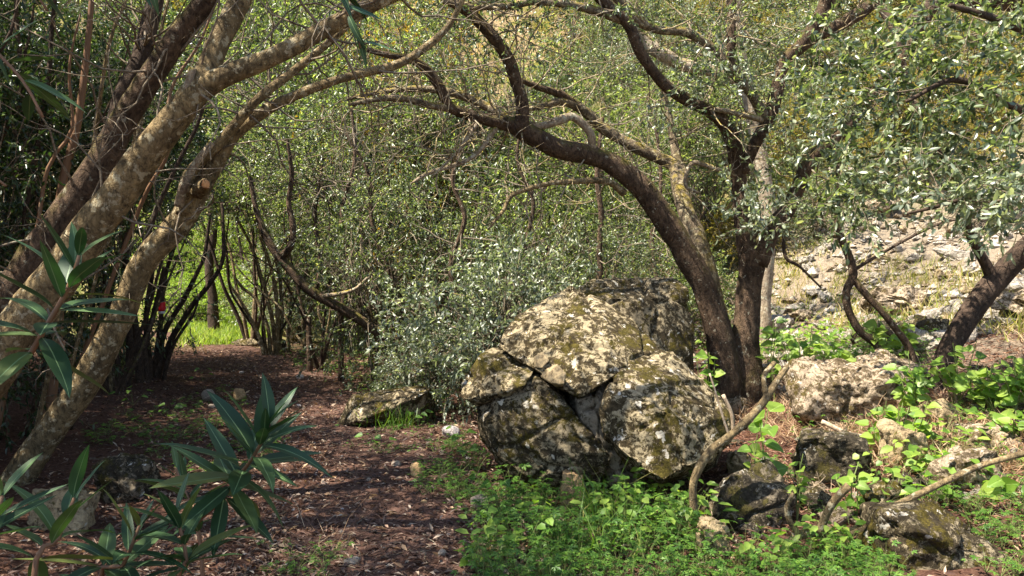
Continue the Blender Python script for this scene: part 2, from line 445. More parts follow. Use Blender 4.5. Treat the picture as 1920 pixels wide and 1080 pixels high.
# soil: reddish brown under the trees, straw and pale rubble colours up the slope
m_, nt_, N_, L_ = mat('soil')
pos = N_.new('ShaderNodeNewGeometry').outputs['Position']
s1 = nz(nt_, pos, 3.0, 8, .65); s2 = nz(nt_, pos, 38, 7, .7, .5)
c1 = ramp(nt_, s2, [(.3, (.028, .014, .010)), (.5, (.075, .037, .025)), (.68, (.14, .08, .055)), (.8, (.25, .17, .12))])
c2 = ramp(nt_, s2, [(.3, (.08, .058, .038)), (.5, (.19, .15, .105)), (.7, (.34, .285, .22))])
c3 = ramp(nt_, s1, [(.35, (.06, .085, .02)), (.5, (.13, .12, .04)), (.65, (.21, .16, .08))])
sx = N_.new('ShaderNodeSeparateXYZ'); L_.new(pos, sx.inputs[0])
def lin(nt, v, a, b):
    r = nt.nodes.new('ShaderNodeMapRange'); r.inputs[1].default_value = a; r.inputs[2].default_value = b; nt.links.new(v, r.inputs[0]); return r.outputs[0]
fx = lin(nt_, math_n(nt_, 'ADD', sx.outputs[0], math_n(nt_, 'MULTIPLY', s1, 2.0)), 4.0, 6.5)
fy = lin(nt_, sx.outputs[1], 16.0, 20.0)
c = mixc(nt_, fx, c1, c2); c = mixc(nt_, fy, c, c3)
finish(nt_, c, .95, math_n(nt_, 'ADD', s1, s2), .8, .03, .1); M['soil'] = m_
m_, nt_, N_, L_ = mat('trodden_earth')
pos = N_.new('ShaderNodeNewGeometry').outputs['Position']
s1 = nz(nt_, pos, 4.0, 8, .65); s2 = nz(nt_, pos, 55, 7, .7, .5)
c = mixc(nt_, ramp(nt_, s1, [(.35, (0, 0, 0)), (.65, (1, 1, 1))]),
         ramp(nt_, s2, [(.32, (.030, .015, .011)), (.52, (.070, .036, .026)), (.75, (.13, .078, .056))]),
         ramp(nt_, s2, [(.32, (.055, .03, .022)), (.52, (.115, .065, .048)), (.75, (.24, .16, .12))]))
finish(nt_, c, .95, math_n(nt_, 'ADD', s1, s2), .8, .02, .1); M['path'] = m_

# ------------------------------------------------------------------ ground and path
def axis(lo, hi, c, d0, g):
    a = [c]; s = d0
    while a[-1] < hi: a.append(a[-1] + s); s *= g
    b = [c]; s = d0
    while b[-1] > lo: b.append(b[-1] - s); s *= g
    return np.array(sorted(set(b[1:] + a)))
gx = axis(-90, 90, 0.0, .10, 1.018); gy = axis(-40, 130, 5.0, .10, 1.018)
X, Y = np.meshgrid(gx, gy)
Z = np.array([[ground_z(x, y) for x in gx] for y in gy])
V = np.stack([X, Y, Z], -1).reshape(-1, 3)
ny, nx = X.shape; I = np.arange(nx * ny).reshape(ny, nx)
a = I[:-1, :-1].ravel(); b = I[:-1, 1:].ravel(); c_ = I[1:, 1:].ravel(); d_ = I[1:, :-1].ravel()
T = np.concatenate([np.stack([a, b, c_], -1), np.stack([a, c_, d_], -1)])
g = link('ground', new_mesh('ground', V, T, M['soil'])); tag(g, kind='structure', label='brown woodland floor rising to a stony slope')

ys = np.concatenate([np.arange(-3, 14, .12), np.arange(14, 31, .3)])
V = []; K = 11
for y in ys:
    cx = float(path_x(y)); wl = .62 + .16 * n3(y * .9, 2.0) + .06 * n3(y * 4, 3); wr = .62 + .16 * n3(y * .8, 7.0) + .06 * n3(y * 4, 9)
    for k in range(K):
        t = k / (K - 1); x = cx - wl + (wl + wr) * t
        V.append((x, y, ground_z(x, y) + .012 * math.sin(math.pi * t) - (0.03 if k in (0, K - 1) else -0.006)))
I = np.arange(len(V)).reshape(len(ys), K)
a = I[:-1, :-1].ravel(); b = I[:-1, 1:].ravel(); c_ = I[1:, 1:].ravel(); d_ = I[1:, :-1].ravel()
g = link('path', new_mesh('path', V, np.concatenate([np.stack([a, b, c_], -1), np.stack([a, c_, d_], -1)]), M['path']))
tag(g, kind='structure', label='trodden earth footpath strewn with dead leaves')

# ------------------------------------------------------------------ rocks
def subdiv(V, T):
    E = {}; V = list(map(tuple, V)); out = []
    def mid(a, b):
        k = (a, b) if a < b else (b, a)
        if k not in E:
            E[k] = len(V); V.append(tuple((np.array(V[a]) + np.array(V[b])) * .5))
        return E[k]
    for a, b, c in T:
        ab, bc, ca = mid(a, b), mid(b, c), mid(c, a)
        out += [(a, ab, ca), (ab, b, bc), (ca, bc, c), (ab, bc, ca)]
    return V, out

def vnormals(V, T):
    n = np.cross(V[T[:, 1]] - V[T[:, 0]], V[T[:, 2]] - V[T[:, 0]])
    N = np.zeros_like(V)
    for k in range(3): np.add.at(N, T[:, k], n)
    return unit(N)

def relax(V, T, it, lam=.5):
    for _ in range(it):
        S = np.zeros_like(V); C = np.zeros(len(V))
        for a, b in ((0, 1), (1, 2), (2, 0)):
            np.add.at(S, T[:, a], V[T[:, b]]); np.add.at(S, T[:, b], V[T[:, a]])
            np.add.at(C, T[:, a], 1); np.add.at(C, T[:, b], 1)
        V = V + lam * (S / C[:, None] - V)
    return V

def split_long(V, T, maxlen):
    """subdivide until edges are short, so hull triangles of any size end up evenly fine"""
    V = [tuple(v) for v in V]; T = [tuple(t) for t in T]
    for _ in range(9):
        E = {}; out = []; any_ = False
        def need(a, b):
            return math.dist(V[a], V[b]) > maxlen
        def mid(a, b):
            k = (a, b) if a < b else (b, a)
            if k not in E:
                E[k] = len(V); V.append(((V[a][0] + V[b][0]) / 2, (V[a][1] + V[b][1]) / 2, (V[a][2] + V[b][2]) / 2))
            return E[k]
        for a, b, c in T:
            f = (need(a, b), need(b, c), need(c, a)); s = sum(f)
            if s == 0: out.append((a, b, c)); continue
            any_ = True
            if s == 3:
                x, y, z = mid(a, b), mid(b, c), mid(c, a); out += [(a, x, z), (x, b, y), (z, y, c), (x, y, z)]
            else:
                while not (f[0] and not f[2]) :
                    a, b, c = b, c, a; f = (f[1], f[2], f[0])
                x = mid(a, b)
                if s == 1: out += [(a, x, c), (x, b, c)]
                else:
                    y = mid(b, c); out += [(x, b, y), (a, x, y), (a, y, c)]
        T = out
        if not any_: break
    return np.array(V), np.array(T)

def hull(pts):
    bm = bmesh.new()
    for p in pts: bm.verts.new(tuple(p))
    bmesh.ops.convex_hull(bm, input=bm.verts)
    for v in [v for v in bm.verts if not v.link_faces]: bm.verts.remove(v)
    bmesh.ops.triangulate(bm, faces=bm.faces)
    bm.normal_update(); bm.verts.index_update()
    V = np.array([v.co[:] for v in bm.verts]); T = np.array([[v.index for v in f.verts] for f in bm.faces])
    bm.free(); return V, T

def rock(pts, edge, seed, amp, freq=1.6, fine=.25, strata=0.0, sdir=(.2, .1, 1), soft=3, crack=0.0):
    V, T = hull(pts)
    V, T = split_long(V, T, edge)
    V = relax(V, T, soft)
    N = vnormals(V, T); sd = Vector(sdir).normalized(); so_ = Vector((seed * 3.7, seed * 1.3, seed * 2.1))
    out = V.copy()
    for i in range(len(V)):
        p = Vector(V[i]); q = p * freq + so_
        h = mnoise.fractal(q, 1.0, 2.0, 5) * amp
        h += mnoise.fractal(p * freq * 5 + so_, .9, 2.1, 4) * amp * fine
        if strata:
            s = p.dot(sd) * 9 + 1.5 * mnoise.noise(p * 1.7 + so_)
            h += strata * (abs((s % 1.0) - .5) * 2 - .5)
        if crack:
            d, _ = mnoise.voronoi(p * freq * 1.3 + so_)
            e = d[1] - d[0]
            h -= crack * max(0, 1 - e / .09)
            h += crack * .7 * (mnoise.cell(Vector(_[0]) * 3.1) - .5)
        out[i] = V[i] + N[i] * h
    return out, T

def rock_thing(name, pts, mats, label, edge=.05, seed=1, amp=.05, cat='boulder', group=None, smooth=True, **kw):
    V, T = rock(pts, edge, seed, amp, **kw)
    base = np.array((V[:, 0].mean(), V[:, 1].mean(), V[:, 2].min()))
    o = link(name, new_mesh(name, V - base, T, mats, None, smooth), None, base)
    return tag(o, label, cat, group)

def PP(*l): return [P(*q) for q in l]

# the split boulder: a domed cap block on two lower blocks, a wedge of fresh rock between, a block behind
cap = PP((930, 648, 5.75), (962, 596, 6.0), (1012, 566, 6.2), (1072, 534, 6.2), (1122, 554, 6.2), (1185, 600, 6.0), (1238, 662, 5.75),
         (1224, 682, 5.6), (1165, 694, 5.38), (1128, 722, 5.25), (1085, 752, 5.25), (1045, 728, 5.3), (1005, 692, 5.45), (970, 672, 5.6),
         (1060, 580, 5.95), (1120, 600, 5.72), (1000, 610, 5.8), (1060, 650, 5.5), (1150, 650, 5.5),
         (960, 650, 6.9), (1040, 600, 7.0), (1130, 610, 7.0), (1215, 680, 6.8), (1080, 760, 6.5))
rock_thing('boulder', cap, M['rock_moss'], 'large domed mossy boulder cap resting on top of two split blocks', .028, 3, .013, freq=2.1, fine=.6, strata=.006, sdir=(.7, -.3, .7), group='blocks of the split boulder', crack=.03, soft=0)
lo_l = PP((890, 735, 5.7), (912, 690, 5.8), (935, 672, 5.9), (1000, 680, 5.8), (1015, 718, 5.42), (1066, 762, 5.30), (1114, 815, 5.25), (1150, 862, 5.28),
          (1080, 905, 5.45), (985, 898, 5.45), (930, 860, 5.5), (893, 815, 5.6), (900, 795, 5.48), (925, 748, 5.46), (885, 765, 5.65),
          (900, 730, 6.6), (930, 690, 6.7), (1060, 720, 6.9), (1150, 880, 6.5), (960, 905, 6.3), (900, 830, 6.3), (1010, 960, 5.7), (1110, 950, 5.7))
LB_ = rock_thing('boulder', lo_l, M['rock_lichen'], 'lower block of split boulder on the path side, dark front with pale overhanging shelf', .028, 5, .013, freq=2.0, fine=.6, strata=.008, sdir=(.5, -.2, .8), group='blocks of the split boulder', crack=.03, soft=0)
V, T = rock(PP((860, 735, 5.62), (903, 668, 5.75), (926, 655, 5.85), (990, 660, 5.8), (1006, 690, 5.55), (985, 722, 5.40), (938, 738, 5.38), (905, 745, 5.42), (868, 752, 5.55), (880, 690, 6.3), (930, 655, 6.4), (1010, 670, 6.3), (960, 760, 5.8), (900, 775, 5.7)), .026, 6, .018, freq=2.6, fine=.5, strata=.008, sdir=(.4, -.3, .8), crack=.025, soft=1)
o = link('ledge', new_mesh('ledge', V - np.array(LB_.location), T, M['rock_moss']), LB_)
lo_r = PP((1118, 768, 5.15), (1128, 728, 5.2), (1165, 688, 5.4), (1235, 655, 5.7), (1262, 655, 5.7), (1300, 690, 5.6), (1345, 735, 5.5), (1378, 785, 5.4), (1372, 815, 5.3),
          (1335, 862, 5.05), (1285, 880, 4.98), (1245, 903, 4.98), (1215, 890, 5.0), (1165, 850, 5.08), (1122, 805, 5.12), (1230, 760, 5.05), (1290, 790, 5.0),
          (1180, 760, 6.4), (1260, 690, 6.5), (1370, 800, 6.4), (1240, 920, 6.0), (1340, 880, 5.9), (1150, 880, 6.0))
rock_thing('boulder', lo_r, M['rock_moss'], 'lower block of split boulder on the slope side, rounded face with moss tufts', .028, 9, .013, freq=2.2, fine=.6, strata=.006, group='blocks of the split boulder', crack=.03, soft=0)
wedge = PP((1060, 690, 5.8), (1130, 700, 5.7), (1180, 700, 5.7), (1130, 830, 5.30), (1085, 790, 5.34), (1150, 880, 5.34), (1080, 748, 5.36), (1118, 735, 5.34), (1190, 880, 5.45), (1100, 900, 5.6), (1200, 940, 5.6),
           (1060, 760, 6.6), (1200, 760, 6.6), (1200, 940, 6.4), (1060, 940, 6.4))
rock_thing('boulder', wedge, M['rock_fresh'], 'grey fractured core of freshly broken rock in the cleft of the split boulder', .04, 12, .03, freq=4, group='blocks of the split boulder', crack=.07, soft=1)
backb = PP((1082, 545, 7.4), (1110, 524, 7.6), (1180, 518, 7.7), (1260, 520, 7.7), (1292, 540, 7.6), (1305, 610, 7.5), (1302, 665, 7.4), (1240, 700, 7.2), (1090, 700, 7.3), (1075, 600, 7.35),
           (1200, 560, 7.25), (1100, 530, 8.4), (1280, 530, 8.4), (1300, 690, 8.3), (1080, 690, 8.3), (1300, 760, 7.6), (1090, 760, 7.6))
rock_thing('boulder', backb, M['rock_lichen'], 'tall blocky grey boulder between the split boulder and the forked tree', .042, 15, .025, freq=1.6, fine=.45, crack=.045, soft=1)
for pts, s, lab in (
    (PP((1022, 690, 5.33), (1045, 680, 5.3), (1062, 700, 5.24), (1058, 722, 5.2), (1030, 718, 5.25), (1010, 706, 5.36), (1040, 700, 5.6), (1050, 730, 5.5)), 21, 'small broken wedge lodged in the crack below the boulder cap'),
    (PP((1000, 668, 5.52), (1018, 660, 5.5), (1030, 676, 5.42), (1016, 692, 5.4), (1000, 690, 5.48), (1020, 680, 5.7)), 22, 'fist-sized stone chip lodged at the left end of the cap crack')):
    rock_thing('stone', pts, M['rock_ochre'], lab, .02, s, .01, cat='stone', freq=5)

# named rocks, each from its own uneven block of points
def blob_pts(c, size, seed, n=16, flat=.0, rz=0.0):
    rs = np.random.RandomState(seed)
    d = unit(rs.normal(size=(n, 3))); d = np.sign(d) * np.abs(d) ** .75; d = d / np.maximum(1.0, np.abs(d).max(1, keepdims=True))
    d *= rs.uniform(.66, 1.06, (n, 1))
    q = d * np.array(size) * .5
    cz, sz = math.cos(rz), math.sin(rz)
    q = np.stack([q[:, 0] * cz - q[:, 1] * sz, q[:, 0] * sz + q[:, 1] * cz, q[:, 2]], 1)
    return q + np.array(c)

def named_rock(x0, x1, y0, y1, d, m, label, seed, thick=.8, edge=.04, amp=.04, cat='rock', fix=False, **kw):
    g0 = GP((x0 + x1) / 2, y1, 3.0)
    if not fix: d = g0[1] + (x1 - x0) / F * g0[1] * thick * .4
    c = P((x0 + x1) / 2, (y0 + y1) / 2, d); wx = (x1 - x0) / F * d; hz = (y1 - y0) / F * d
    pts = blob_pts(c, (wx * 1.26, wx * thick * 1.2, hz * 1.22), seed, 20)
    rs = np.random.RandomState(seed + 900)
    zg = ground_z(c[0], c[1]) - .06
    foot = [np.array((c[0] + sx * wx * rs.uniform(.25, .45), c[1] + sy * wx * thick * rs.uniform(.2, .4), min(zg, c[2] - hz * .4))) for sx in (-1, 1) for sy in (-1, 1)]
    kw.setdefault('crack', min(wx, .6) * .05); kw.setdefault('freq', max(1.6, 1.1 / max(wx, .1)))
    return rock_thing('rock', list(pts) + foot, M[m], label, min(edge, max(.014, wx * .07)) if d < 9 else edge, seed, min(.10 * min(wx, hz), .07), cat=cat, fine=.45, soft=1, **kw)

named_rock(1318, 1488, 870, 1000, 4.75, 'rock_dark', 'dark crusty rock with white lichen patches under the fallen branches', 31, .8, .028, .035, crack=.02, freq=2.4)
named_rock(1622, 1895, 945, 1075, 4.35, 'rock_lichen', 'broad flat-topped rock at the bottom edge below the long bare branch', 32, .7, .032, .035, strata=.012, crack=.02, freq=2.2)
named_rock(1492, 1642, 795, 915, 5.5, 'rock_dark', 'squat brown mossy rock below the pale layered outcrop', 33, .8, .032, .035, freq=2.2)
named_rock(1490, 1690, 668, 800, 6.35, 'rock_pale', 'pale layered outcrop with a cracked rounded top', 34, .8, .035, .05, strata=.02, sdir=(.5, 0, .8), crack=.03)
named_rock(1610, 1735, 655, 745, 7.2, 'rock_pale', 'flat pale rock behind the layered outcrop', 35, 1, .045, .03, strata=.015)
named_rock(1755, 1880, 845, 925, 5.3, 'rock_pale', 'pale wedge-shaped rock above the long bare branch', 36, .8, .03, .02, freq=2.5)
named_rock(1655, 1735, 800, 885, 5.75, 'rock_ochre', 'pale upright stone behind the round-leaved plants', 37, .8, .03, .02)
named_rock(1310, 1385, 680, 745, 6.9, 'rock_pale', 'small pinkish pale rock at the foot of the forked tree', 38, .8, .03, .02)
named_rock(1400, 1480, 680, 725, 7.2, 'rock_pale', 'low white stone lying among dry stems by the forked tree', 39, .8, .03, .02)
named_rock(1355, 1410, 845, 890, 4.95, 'rock_ochre', 'small tan rock resting on the dark crusty rock', 40, .8, .025, .012)
named_rock(1310, 1375, 960, 1050, 4.55, 'rock_ochre', 'tan stone propped under the dark crusty rock', 41, .7, .025, .012)
named_rock(1045, 1102, 880, 950, 5.05, 'stone_tan', 'upright orange-tan stone at the foot of the split boulder', 42, .7, .02, .012, cat='stone')
named_rock(1720, 1790, 745, 800, 6.2, 'rock_ochre', 'thin shelf of ochre stone on the needle-covered slope', 43, 1.0, .03, .02)
named_rock(1790, 1910, 790, 850, 6.0, 'rock_pale', 'low pale slab half buried in litter on the slope', 44, .9, .03, .02)
named_rock(1620, 1700, 905, 960, 4.95, 'rock_lichen', 'grey cracked stone beside the broad flat-topped rock', 45, .9, .03, .02, crack=.02)
named_rock(1600, 1720, 590, 660, 8.6, 'rock_dark', 'shaded hump of rock under the thin forked sapling', 46, .9, .05, .04)
named_rock(1690, 1800, 590, 650, 9.2, 'rock_lichen', 'dark fissured rock behind the leaning trunk', 47, .9, .05, .04)
named_rock(640, 825, 722, 800, 8.4, 'rock_lichen', 'long mossy slab lying beside the path before the silver shrub', 48, .8, .05, .03, sdir=(.3, 0, 1))
named_rock(180, 285, 850, 945, 5.0, 'rock_dark', 'brown rounded rock in the shade behind the laurel leaves', 49, .8, .035, .03)
named_rock(60, 190, 905, 1000, 4.5, 'rock_ochre', 'ochre rock at the foot of the leaning trunk', 50, .8, .035, .03)
named_rock(385, 455, 572, 600, 22.5, 'rock_pale', 'pale flat boulder in the bright clearing beyond the path', 51, .9, .12, .06)
named_rock(485, 540, 636, 662, 15.6, 'rock_dark', 'small mossy rock at the foot of the stem cluster by the path', 52, .9, .06, .04)
named_rock(540, 585, 610, 645, 16.4, 'rock_lichen', 'upright mossy rock behind the stem cluster', 53, .9, .06, .04)
named_rock(440, 500, 632, 650, 17.0, 'rock_lichen', 'low stone beside the bright grass', 54, .9, .06, .04)
named_rock(300, 390, 585, 612, 23.5, 'rock_lichen', 'shaded boulder behind the bright clearing', 55, .9, .12, .06)

# stones lying on and beside the path
def path_stone(px, py, w, h, m, label, seed, cat='stone'):
    p = GP(px, py + h / 2); d = p[1]
    sx = w / F * d; sz = h / F * d
    pts = blob_pts(p + np.array((0, sx * .25, sz * .38)), (sx, sx * .85, sz * 1.2), seed, 22)
    rock_thing('stone', pts, M[m], label, max(.012, sx * .12), seed, sx * .05, cat=cat, freq=3 / max(.1, sx) * .3, soft=5, group='stones on the path')
for i, (px, py, w_, h_, m, lab) in enumerate([
    (782, 880, 34, 36, 'stone_tan', 'round tan stone at the edge of the path'),
    (842, 808, 44, 26, 'stone_white', 'smooth white stone beside the path near the boulder'),
    (742, 870, 28, 16, 'pebble', 'flat grey-brown stone next to the round tan stone'),
    (390, 740, 34, 26, 'pebble', 'rounded grey stone on the shaded side of the path'),
    (447, 737, 24, 30, 'stone_tan', 'upright tan stone on the shaded path'),
    (562, 706, 22, 13, 'stone_white', 'pale flat stone farther up the path'),
    (898, 938, 44, 32, 'pebble', 'grey stone sunk among the herbs by the path'),
    (712, 770, 26, 16, 'pebble', 'small stone at the near end of the mossy slab'),
    (835, 712, 22, 22, 'rock_lichen', 'upright grey stone beside the mossy slab'),
    (830, 1038, 24, 18, 'pebble', 'dark pebble lying on the near path'),
    (735, 960, 10, 8, 'stone_white', 'tiny white pebble on the near path'),
    (690, 900, 14, 10, 'pebble', 'small pebble in the middle of the path'),
    (640, 955, 12, 9, 'stone_white', 'pale pebble near the laurel leaves'),
    (660, 1055, 40, 18, 'pebble', 'flat earthy stone at the bottom of the path'),
    (560, 760, 14, 10, 'stone_white', 'small white pebble beyond the laurel leaves'),
    (452, 698, 12, 8, 'stone_white', 'white pebble on the sunny stripe of the path'),
    (395, 762, 18, 10, 'pebble', 'flat stone in front of the grey stone'),
    (795, 942, 16, 12, 'stone_tan', 'tan chip of stone beside the herbs')]):
    path_stone(px, py, w_, h_, m, lab, 100 + i)

# rubble of the slope: alike stones, each its own object
rub = []
for i in range(9):
    rs = np.random.RandomState(300 + i)
    pts = blob_pts((0, 0, .28), (1, rs.uniform(.6, .95), rs.uniform(.45, .75)), 320 + i, 15)
    V, T = rock(pts, .10, i, .05, freq=2.2, soft=1, fine=.5, crack=.05)
    rub.append([new_mesh('rock', V, T, M[m], None, False) for m in ('rock_scree', 'rock_pale', 'rock_ochre')])
rs = np.random.RandomState(5); cnt = 0
spots = []
while len(spots) < 250:
    px = rs.uniform(1440, 1990); py = rs.uniform(395, 660)
    if px < 1600 and py < 440: continue
    q = GP(px, py, 7.0, 40)
    if q[1] > 30 or q[1] < 8.2: continue
    spots.append((q, rs.uniform(.16, .42) * (2.3 if rs.rand() < .16 else 1)))
for q, s in spots:
    k = rs.randint(9); m = rs.choice(3, p=[.6, .25, .15])
    o = link('rubble_stone', rub[k][m], None, q - np.array((0, 0, s * .15)))
    o.scale = (s * rs.uniform(.8, 1.3), s * rs.uniform(.8, 1.2), s * rs.uniform(.7, 1.1)); o.rotation_euler = (rs.uniform(-.3, .3), rs.uniform(-.3, .3), rs.uniform(0, 6.28))
    tag(o, 'pale angular limestone lump in the sunlit scree on the slope', 'stone', 'scree stones on the sunlit slope')
# rocks half buried in the bank below
bank = [[new_mesh('rock', np.array([v.co[:] for v in rub[i][0].vertices]), np.array([p.vertices[:] for p in rub[i][0].polygons]), M[m], None, True) for m in ('rock_lichen', 'rock_dark', 'rock_pale')] for i in range(9)]
for i in range(46):
    px = rs.uniform(1330, 1930) if i < 34 else rs.uniform(1940, 2400); py = rs.uniform(690, 1000); q = GP(px, py, 3.5, 20); s = rs.uniform(.16, .42) * (q[1] / 6) ** .5
    o = link('bank_rock', bank[rs.randint(9)][rs.choice(3, p=[.5, .25, .25])], None, q - np.array((0, 0, s * .26)))
    o.scale = (s * rs.uniform(.9, 1.4), s, s * rs.uniform(.8, 1.1)); o.rotation_euler = (rs.uniform(-.3, .3), rs.uniform(-.3, .3), rs.uniform(0, 6.28))
    tag(o, 'brown half-buried rock in the broken bank of the lower slope', 'rock', 'half-buried rocks of the bank')
# stones tumbled lower on the slope, in view between the named rocks
for i in range(110):
    px = rs.uniform(1400, 1915); py = rs.uniform(660, 940); q = GP(px, py, 3.5, 20); s = rs.uniform(.04, .15)
    o = link('slope_stone', rub[rs.randint(9)][rs.choice(2)], None, q - np.array((0, 0, s * .15)))
    o.scale = (s * 1.2, s, s * .8); o.rotation_euler = (rs.uniform(-.3, .3), rs.uniform(-.3, .3), rs.uniform(0, 6.28))
    tag(o, 'small tan stone lying loose in the needle litter of the lower slope', 'stone', 'loose stones on the lower slope')
def scatter_small(name, mats, n, fn, seed, label, smin, smax):
    rs = np.random.RandomState(seed); mb = MB()
    t = np.array([[0, 2, 4], [2, 1, 4], [1, 3, 4], [3, 0, 4], [2, 0, 5], [1, 2, 5], [3, 1, 5], [0, 3, 5]])
    for i in range(n):
        x, y = fn(rs); s = rs.uniform(smin, smax) * (1.8 if rs.rand() < .1 else 1)
        v = np.array([[1, 0, 0], [-1, 0, 0], [0, 1, 0], [0, -1, 0], [0, 0, .7], [0, 0, -.7]]) * rs.uniform(.5, 1.1, (6, 1)) * s
        a_ = rs.uniform(0, 6.28); ca, sa = math.cos(a_), math.sin(a_)
        v = np.stack([v[:, 0] * ca - v[:, 1] * sa, v[:, 0] * sa + v[:, 1] * ca, v[:, 2]], 1)
        mb.add(v + on_ground(x, y, s * .2), t, rs.randint(len(mats)))
    o = link(name, mb.mesh(name, mats, smooth=False)); tag(o, label, name, kind='stuff'); return o
def slope_xy(rs):
    while True:
        y = rs.uniform(8.5, 20); x = rs.uniform(2.6, 1.0 * y + 1)
        if x > 2.5: return x, y
scatter_small('rubble', [M['rock_scree'], M['rock_pale'], M['rock_scree']], 3300, slope_xy, 61, 'pale limestone rubble covering the sunlit slope', .03, .12)
def path_xy(rs):
    y = 3.6 + 10 * rs.rand() ** 1.7; return path_x(y) + rs.normal() * .55, y
scatter_small('gravel', [M['pebble'], M['pebble'], M['stone_white']], 2200, path_xy, 62, 'small pebbles trodden into the footpath', .006, .019)

# cliff and hill that close the valley behind the wood
rs = np.random.RandomState(9)
xs = np.linspace(-42, 48, 150); zs = np.linspace(0, 1, 44); V = []
for t in zs:
    for x in xs:
        y0 = float(np.interp(x, [-42, -15, 0, 12, 25, 48], [40, 37, 31, 27, 25, 22]))
        y = y0 + t * 9 + 2.4 * mnoise.fractal((x * .13, t * 2.2, 1.0), 1, 2, 4) + .9 * mnoise.fractal((x * .6, t * 9, 4.0), 1, 2, 4)
        V.append((x, y, -1 + float(ground_z(x, y0)) * 0.5 + t * 30 + .6 * n3(x * .3, t * 8)))
I = np.arange(len(V)).reshape(len(zs), len(xs))
a = I[:-1, :-1].ravel(); b = I[:-1, 1:].ravel(); c_ = I[1:, 1:].ravel(); d_ = I[1:, :-1].ravel()
o = link('hill', new_mesh('hill', V, np.concatenate([np.stack([a, b, c_], -1), np.stack([a, c_, d_], -1)]), M['cliff']))
tag(o, 'ochre rock face rising behind the wood', kind='structure')
# ------------------------------------------------------------------ trees traced limb by limb
def limb(parent, name, pts, bark, sides=12, rough=.10, wob=.012, seed=0.0, step=None, label=None, root=False):
    """pts: (px, py, half width in px, distance)"""
    w3 = [P(a, b, d) for a, b, r, d in pts]; rr = [(r * .78 if r > 9 else r * .9) * d / F for a, b, r, d in pts]
    if root:
        q = w3[0].copy(); gz_ = ground_z(q[0], q[1]) - .08
        if q[2] > gz_ + .05:
            dn = unit(w3[0] - w3[1]); q = q + dn * min(.12, q[2] - gz_); q[2] = gz_; w3 = [q] + w3; rr = [rr[0] * 1.15] + rr
    mb = MB(); c, r = tube(mb, w3, rr, sides, step or max(.025, min(.06, max(rr) * .55)), rough, wob, seed, freq=6.0)
    o = link(name, mb.mesh(name, M[bark], parent.location), parent)
    if label: o['label'] = label
    return c, r

def side_twigs(mb, c, r, n, rs, lo=.25, length=(.4, 1.2), rmax=.010, up=.0, m=0, away=None):
    """wandering bare twigs leaving a limb; returns their end points and directions"""
    ends = []
    for _ in range(n):
        i = int(rs.uniform(lo, .99) * (len(c) - 2)); t = unit(c[i + 1] - c[i])
        d = unit(t * rs.uniform(-.1, .7) + rs.normal(size=3) * .8 + np.array((0, 0, up)))
        L = rs.uniform(*length); k = 7; p = c[i].copy(); pts = [p.copy()]
        for j in range(k):
            d = unit(d + rs.normal(size=3) * .28 + np.array((0, 0, .05))); p = p + d * L / k; pts.append(p.copy())
        r0 = min(rmax, r[i] * .45)
        tube(mb, pts, np.linspace(r0, r0 * .25, k + 1), 5, raw=True, m=m, cap=False)
        ends.append((p.copy(), d.copy()))
        if L > .5:
            for _2 in range(3):
                j = rs.randint(2, k); q = pts[j].copy(); d2 = unit(d + rs.normal(size=3) * .7); pts2 = [q.copy()]
                for _3 in range(4):
                    d2 = unit(d2 + rs.normal(size=3) * .3); q = q + d2 * L * .11; pts2.append(q.copy())
                tube(mb, pts2, np.linspace(r0 * .45, r0 * .15, 5), 4, raw=True, m=m, cap=False)
                ends.append((q.copy(), d2.copy()))
    return ends

OL = [M['leaf_olive'], M['twig']]
# --- forked tree on the slope
base = GP(1385, 672, 7.0); base[1] = 8.3; base[2] = P(1385, 690, 8.3)[2]
tA = thing('tree', base, 'gnarled forked tree with three mossy trunks arching over the boulder', 'tree')
LA = []
D = 8.3
LA.append(limb(tA, 'trunk', [(1400, 720, 46, 8.3), (1396, 660, 36, 8.3), (1400, 600, 31, 8.3), (1406, 540, 29, 8.3), (1410, 490, 30, 8.3), (1396, 440, 23, 8.3), (1388, 380, 19, 8.25), (1384, 320, 19, 8.2), (1376, 270, 19, 8.1), (1362, 236, 18, 8.0), (1335, 212, 16, 7.9), (1295, 190, 14, 7.8), (1255, 166, 14, 7.7), (1225, 135, 13, 7.6), (1200, 95, 14, 7.5), (1176, 45, 14, 7.4), (1130, 0, 13, 7.3), (1080, -50, 13, 7.2)], 'bark_brown', 20, .13, .012, 1, root=True))
LA.append(limb(tA, 'trunk', [(1358, 720, 42, 8.2), (1350, 640, 36, 8.2), (1328, 560, 30, 8.15), (1285, 475, 29, 8.1), (1240, 400, 28, 8.05), (1195, 345, 27, 8.0), (1150, 308, 25, 7.95), (1100, 290, 24, 7.9), (1050, 279, 24, 7.8), (1000, 256, 23, 7.7), (968, 238, 21, 7.65), (925, 229, 15, 7.6), (872, 215, 14, 7.5), (840, 200, 13, 7.4), (826, 165, 13, 7.35), (802, 132, 12, 7.3), (772, 112, 10, 7.2), (730, 104, 7, 7.1), (690, 92, 5, 7.0)], 'bark_brown', 20, .14, .014, 2, root=True))
LA.append(limb(tA, 'trunk', [(1352, 640, 30, 8.4), (1322, 500, 25, 8.45), (1298, 425, 23, 8.55), (1278, 365, 20, 8.7), (1270, 315, 20, 8.95), (1242, 298, 15, 9.0), (1190, 275, 14, 9.0), (1132, 242, 13, 9.0), (1092, 206, 12, 8.9), (1055, 190, 9, 8.8), (1010, 200, 6, 8.7), (985, 204, 4, 8.6)], 'bark_moss', 14, .12, .012, 3))
